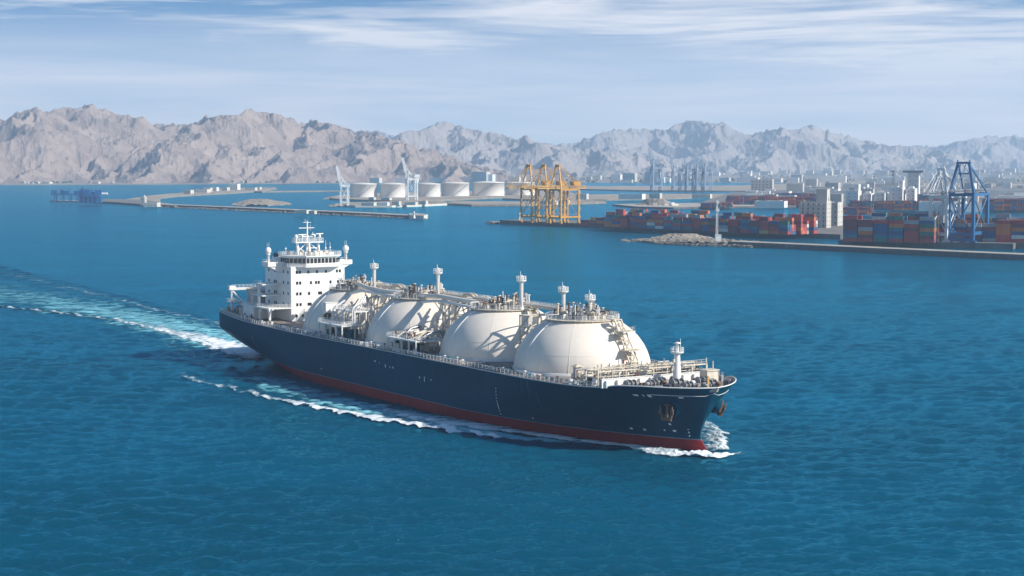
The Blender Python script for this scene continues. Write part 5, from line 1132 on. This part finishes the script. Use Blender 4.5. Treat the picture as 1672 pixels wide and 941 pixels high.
for i in range(11): bw.box(P3(259.1, 20 - 3.5 * i, 17.1), (.8, .2, 1.8))
part(bw, 'wave_breaker', None, 'white')
pr = MB(); pr.use(M['cream'])
for i in range(9):
    t = 20 - i * 4.4
    for s in (250.0, 255.5): pr.beam(P3(s, t, 16.2), P3(s, t, 19.9), .24)
    pr.beam(P3(250.0, t, 19.9), P3(255.5, t, 19.9), .24); pr.beam(P3(250.0, t, 18.2), P3(255.5, t, 18.2), .2)
for s in (250.0, 255.5): pr.beam(P3(s, 20, 19.9), P3(s, -15.2, 19.9), .3, .35); pr.beam(P3(s, 20, 18.6), P3(s, -15.2, 18.6), .18)
pr.rail([P3(255.5, 20, 20.0), P3(255.5, -15, 20.0)], 1.1, 1.6, .06, 2)
part(pr, 'pipe_rack')
rng = random.Random(21)
fp = None
for i in range(260):
    fp = MB() if i < 130 or fp is None else fp
    if i == 130: fp = MB()
    fp.use(M[rng.choice(('cream', 'cream', 'white', 'grey', 'steel', 'dark', 'redsmall' if i % 4 == 0 else 'cream'))]); s = rng.uniform(239, 257); t = rng.uniform(-17, 18.5)
    if (s - 218.5)**2 + t * t < 20.3**2: continue
    if abs(t) > half_b(s, 16) - 1.5: continue
    k = rng.random(); z = 16.1
    if k < .4: h_ = rng.uniform(1.2, 4.6); fp.tube(P3(s, t, z), P3(s, t, z + h_), rng.uniform(.12, .3), n=6)
    elif k < .7: h_ = rng.uniform(1, 3.6); l = rng.uniform(2, 6); fp.path([P3(s, t, z), P3(s, t, z + h_), P3(s - .5, t - l, z + h_), P3(s - .5, t - l, z)], rng.uniform(.12, .28), 6)
    else: fp.box(P3(s, t, z + .8), (rng.uniform(.6, 2), rng.uniform(.6, 2), rng.uniform(1, 2.6)))
    if i < 130: part(fp, 'foredeck_pipe' if k < .7 else 'foredeck_box')
tag(part(fp, 'foredeck_piping'), kind='stuff')
hh = MB(); hh.box(P3(238.5, 15.0, 17.6), (1.6, 1.6, 3.4)); hh.add([P3(237.1, 13.6, 19.3), P3(239.9, 13.6, 19.3), P3(239.9, 16.4, 19.3), P3(237.1, 16.4, 19.3), P3(238.5, 15, 20.1)], [(0, 1, 4), (1, 2, 4), (2, 3, 4), (3, 0, 4)]); part(hh, 'vent_house', None, 'cream')
fm = MB(); fm.lathe([(1.35, 0), (1.15, 1.0), (.72, 8.6)], n=16); fmo = part(fm, 'foremast', None, 'white'); fmo.location = P3(263.0, .4, 15.9)
ph = MB(); ph.lathe([(0, 8.0), (.8, 8.0), (1.7, 8.6), (1.7, 8.85), (0, 8.85)], n=14, smooth=False); ph.rail([(1.65 * math.cos(q), 1.65 * math.sin(q), 8.85) for q in np.linspace(0, 6.283, 9)[:-1]], 1.1, .8, .07, 2, closed=True); ph.lathe([(.5, 8.85), (.42, 10.8), (.9, 10.9), (.9, 11.2), (0, 11.4)], n=10); ph.tube((.6, .6, 8.9), (.6, .6, 12.2), .07, n=5); ph.build('mast_head', fmo, 'white')
lt = MB(); lt.use(M['grey']); lt.beam((0, -1.9, 5.2), (0, 1.9, 5.2), .16); lt.box((.3, 1.7, 5.2), (.7, .6, .7)); lt.box((.3, -1.7, 5.0), (.7, .6, .7)); lt.use(M['cream']); lt.box((.2, -1.2, 6.6), (.5, .4, .8)); lt.beam((0, -1.3, 4.2), (0, -.6, 7.8), .1); lt.build('mast_lamp', fmo)
for s, t, k, q in ((264.8, 9.5, .8, .2), (268.0, 4.0, .9, 0), (268.0, -4.2, .9, 0), (263.8, -9.5, .85, -.2), (271.8, 3.6, .75, .15), (271.8, -4.0, .75, -.15), (262.2, 14.5, .8, .1), (262.6, 5.4, .8, 0), (275.0, .2, .65, .4)): winch(s, t, FZ + .05, k, 'dark', q)
rng = random.Random(31)
for i in range(60):
    s = rng.uniform(260, 277.0); wmax = half_b(s, FZ) - 1.1
    if wmax < .4: continue
    t = rng.uniform(-wmax, wmax); fb = MB(); fb.use(M[rng.choice(('dark', 'dark', 'grey', 'grey', 'cream', 'white', 'rust'))]); k = rng.random()
    if k < .4: fb.tube(P3(s, t, FZ), P3(s, t, FZ + rng.uniform(.8, 1.6)), rng.uniform(.25, .5), n=8)
    elif k < .8: h_ = rng.uniform(.6, 1.8); fb.box(P3(s, t, FZ + h_ / 2), (rng.uniform(.5, 1.8), rng.uniform(.5, 1.8), h_), rng.random())
    else: fb.lathe([(.3, 0), (.3, 1.2), (.8, 1.5), (.6, 2.0), (0, 2.1)], P3(s, t, FZ), 9)
    part(fb, 'bitts' if k < .4 else 'deck_box' if k < .8 else 'mushroom_vent')
hb = MB(); hb.use(M['cream']); hb.box(P3(265.6, -8.0, FZ + 1.9), (3.2, 3.6, 3.8)); hb.box(P3(265.6, -8.0, FZ + 3.9), (3.8, 4.2, .25)); hb.tube(P3(265.2, -7.4, FZ + 4), P3(265.2, -7.4, FZ + 7.0), .18); hb.tube(P3(266.2, -8.8, FZ + 4), P3(266.2, -8.8, FZ + 6.2), .15); part(hb, 'bosun_store')
js = MB(); js.box(P3(276.6, 1.0, FZ + 1.9), (.55, .55, 3.8)); part(js, 'jack_staff', None, 'ochre')

# ====================================================================== foam: torn sheets of white water lying on the sea
def foam_mat(name, white, under, thick, k=3.0, sx=0.07, sy=0.34):
    m, nt, p = new_mat(name); L = nt.links; tc = N(nt, 'ShaderNodeTexCoord')
    def nz(scale, a, b, det, off):
        mp = N(nt, 'ShaderNodeMapping'); mp.inputs['Rotation'].default_value = (0, 0, HD); mp.inputs['Scale'].default_value = (a, b, b); mp.inputs['Location'].default_value = (off, off * 2, 0)
        L.new(tc.outputs['Object'], mp.inputs[0]); n = N(nt, 'ShaderNodeTexNoise', i_Scale=scale, i_Detail=det, i_Roughness=0.76, i_Distortion=1.2); L.new(mp.outputs[0], n.inputs['Vector']); return n
    a = nz(1.0, sx, sy, 9, 0); at_ = N(nt, 'ShaderNodeAttribute', attribute_name='strength')
    s1 = N(nt, 'ShaderNodeMath', operation='ADD'); L.new(a.outputs['Fac'], s1.inputs[0]); L.new(at_.outputs['Fac'], s1.inputs[1])
    s2 = N(nt, 'ShaderNodeMapRange'); s2.inputs['From Min'].default_value = 1.0; s2.inputs['From Max'].default_value = 1.0 + 1 / k; L.new(s1.outputs[0], s2.inputs['Value'])
    c = ramp(nt, [(0.0, under), (0.30, tuple(.5 * (u + w_) for u, w_ in zip(under, white))), (0.62, white)]); L.new(s2.outputs[0], c.inputs[0]); L.new(c.outputs[0], p.inputs['Base Color'])
    al = ramp(nt, [(0.0, (0, 0, 0)), (0.35, (thick,) * 3), (0.8, (1, 1, 1))]); L.new(s2.outputs[0], al.inputs[0]); L.new(al.outputs[0], p.inputs['Alpha'])
    b = nz(1.0, .5, 1.0, 6, 4); bm = N(nt, 'ShaderNodeBump', i_Strength=0.5, i_Distance=0.3); L.new(b.outputs['Fac'], bm.inputs['Height']); L.new(bm.outputs[0], p.inputs['Normal'])
    p.inputs['Roughness'].default_value = 0.7; p.inputs['Specular IOR Level'].default_value = 0.2
    return m
MF = foam_mat('white sea foam', (0.74, 0.78, 0.80), (0.03, 0.24, 0.34), 0.55)
MT = foam_mat('aerated turquoise wake water', (0.20, 0.50, 0.58), (0.004, 0.16, 0.24), 0.72, 1.7, 0.03, 0.14)
def SXY(s, t): return BX + HV[0] * (s - SHIP_L) + SV[0] * t, BY + HV[1] * (s - SHIP_L) + SV[1] * t
def foam_sheet(name, label, line, mat, n=400, m_=26, prof='ridge', lift=0.10, hump=0.0, seed=0, rough=0.0):
    """line: (s, t_inner, t_outer, strength) in ship coordinates; a torn sheet following the waves"""
    ls = np.array(line, float); u = np.linspace(0, 1, n); k = np.linspace(0, 1, len(ls))
    s_ = np.interp(u, k, ls[:, 0]); ti = np.interp(u, k, ls[:, 1]); to = np.interp(u, k, ls[:, 2]); st = np.interp(u, k, ls[:, 3])
    v = np.linspace(0, 1, m_); U, V = np.meshgrid(u, v, indexing='ij')
    wob = fbm(s_ / 9 + seed, s_ * 0 + 3, 4, seed) * 1.6
    S = s_[:, None] + 0 * V; T = ti[:, None] + (to - ti)[:, None] * V + wob[:, None] * V * np.minimum(1, np.abs(to - ti)[:, None] / 8)
    X, Y = SXY(S, T)
    V0 = V; ed = fbm(S / 5 + seed, T / 5, 5, seed + 3); V = np.clip(V + 0.5 * ed * np.clip(V * 3, 0, 1), 0, 1)
    if prof == 'ridge': pr = np.clip(V / .08, 0, 1) * np.clip((1 - V) / .16, 0, 1) * (0.62 + .38 * V)
    elif prof == 'outer': pr = np.clip(V / .7, 0, 1) ** 1.3 * np.clip((1 - V) / .10, 0, 1)
    else: pr = np.sin(np.pi * V) ** .8
    pr *= np.clip((U + ed * .16) / .08, 0, 1) * np.clip((1 - U + ed * .2) / .16, 0, 1)
    V = V0
    H_ = hump * st[:, None] * np.sin(np.pi * V) ** 1.0
    H_ = H_ * (1 + rough * 2.2 * fbm(S / 1.7, T / 1.7, 4, seed + 9)) 
    Z = wave_z(X, Y, 0.8) + lift + H_
    o = grid_mesh(name, np.stack([X, Y, Z], -1).reshape(-1, 3), n, m_, mat, attrs={'strength': (st[:, None] * pr).reshape(-1)})
    return tag(o, label, 'foam', kind='stuff')
# bow wave sweeping along the near side, then leaving the hull
hb0 = lambda s: half_b(s, 0)
foam_sheet('bow_wave_foam', 'white bow wave foam streaming along the near side of the hull',
           [(276, .2, 5.5, .8)] + [(s, hb0(s) - .3, hb0(s) + w_, k) for s, w_, k in ((271, 6.5, .86), (266, 6, .84), (256, 5.0, .88), (245, 5.5, .90), (232, 7, .92), (218, 9, .90), (200, 11, .84), (180, 13.5, .76), (160, 15, .66), (140, 14, .52), (110, 15, .40))], MF, 900, 30, 'ridge', .14, .35, 2, .6)
foam_sheet('bow_wave_foam', 'white breaking crest curling away from the near side amidships',
           [(240, 26, 30, .5), (228, 28, 33, .75), (214, 30, 36.5, .84), (198, 34, 41.5, .86), (182, 37.5, 46.5, .84), (166, 40.5, 49.5, .76), (150, 43, 52, .78), (134, 45.5, 53, .68), (118, 47.5, 54.5, .66), (102, 47, 56, .54), (84, 48, 57, .56), (66, 49, 59, .58), (46, 50, 60, .44), (20, 50, 62, .40)], MF, 900, 26, 'outer', .34, .6, 5, .7)
foam_sheet('wash_water', 'pale aerated water between the hull and the breaking crest',
           [(255, hb0(255), hb0(255) + 6, .9), (225, 24, 34, 1.0), (190, 24.2, 43, 1.0), (150, 24, 50, .92), (110, 23, 53, .78), (70, 18, 55, .68), (40, 12, 50, .55)], MT, 500, 40, 'mid', .05, 0, 8)
foam_sheet('bow_wave_foam', 'white bow wave piled up on the far side of the stem',
           [(278.0, 1.0, -5.5, .70), (274, -.5, -9, .78), (268, -2.0, -14, .78), (260, -8, -20.5, .74), (250, -14.0, -27, .70), (238, -20, -33, .64), (226, -24, -36, .6), (205, -24, -40, .45)], MF, 700, 50, 'ridge', .15, 1.0, 11, 1.2)
foam_sheet('bow_wave_foam', 'curling roll of white water ahead of the red bulb',
           [(262, 12.5, 17, .5), (268, 8.6, 14.5, .8), (274, 4.6, 11, .95), (278.5, .5, 8.2, 1.0), (282.0, -2.5, 5.4, 1.0), (283.4, -6.5, 1.6, .95), (282.2, -10, -3.2, .75)], MF, 500, 34, 'ridge', .2, 1.0, 14, .9)
# the propeller wake astern
foam_sheet('wake_foam', 'bright white wake boiling out from under the stern',
           [(32, 4, 22, .55), (15, 0, 22, .82), (-5, -8, 18, .92), (-30, -10, 15, .88), (-60, -11, 12, .78), (-95, -11, 10, .66), (-140, -10, 11, .56), (-180, -6, 14, .47), (-230, 0, 24, .47), (-275, 14, 40, .47), (-330, 34, 60, .42)], MF, 900, 40, 'mid', .14, .25, 20, .5)
foam_sheet('wake_foam', 'bright narrow streak along the near edge of the wake',
           [(20, 12, 22, .7), (-10, 9, 17, .84), (-40, 5, 12.5, .82), (-80, 1, 8, .76), (-120, 0, 6.5, .70), (-160, 1, 7, .66), (-200, 6, 12.5, .62), (-235, 13, 19.5, .64), (-275, 25, 32, .66), (-320, 40, 47, .56)], MF, 800, 22, 'mid', .18, .25, 41, .6)
foam_sheet('wake_foam', 'thin far edge of the wake trailing away to the left',
           [(10, -24, -13, .52), (-40, -30, -15, .58), (-100, -36, -18, .55), (-180, -42, -22, .52), (-280, -50, -26, .50), (-400, -58, -30, .50), (-560, -68, -34, .49), (-760, -80, -38, .48)], MF, 700, 22, 'mid', .12, 0, 23)
foam_sheet('wake_foam', 'scattered foam patches on the near side of the wake',
           [(30, 28, 40, .42), (0, 24, 36, .52), (-20, 18, 32, .50), (-45, 14, 30, .48), (-80, 16, 26, .38)], MF, 300, 26, 'mid', .12, 0, 27)
foam_sheet('wash_water', 'turquoise stirred wake water astern of the ship',
           [(28, -18, 26, .7), (0, -24, 28, 1.0), (-40, -30, 26, .98), (-100, -36, 24, .90), (-180, -42, 24, .80), (-280, -50, 42, .70), (-420, -60, 66, .62), (-600, -72, 80, .58), (-800, -84, 90, .54)], MT, 700, 50, 'mid', .04, 0, 31)
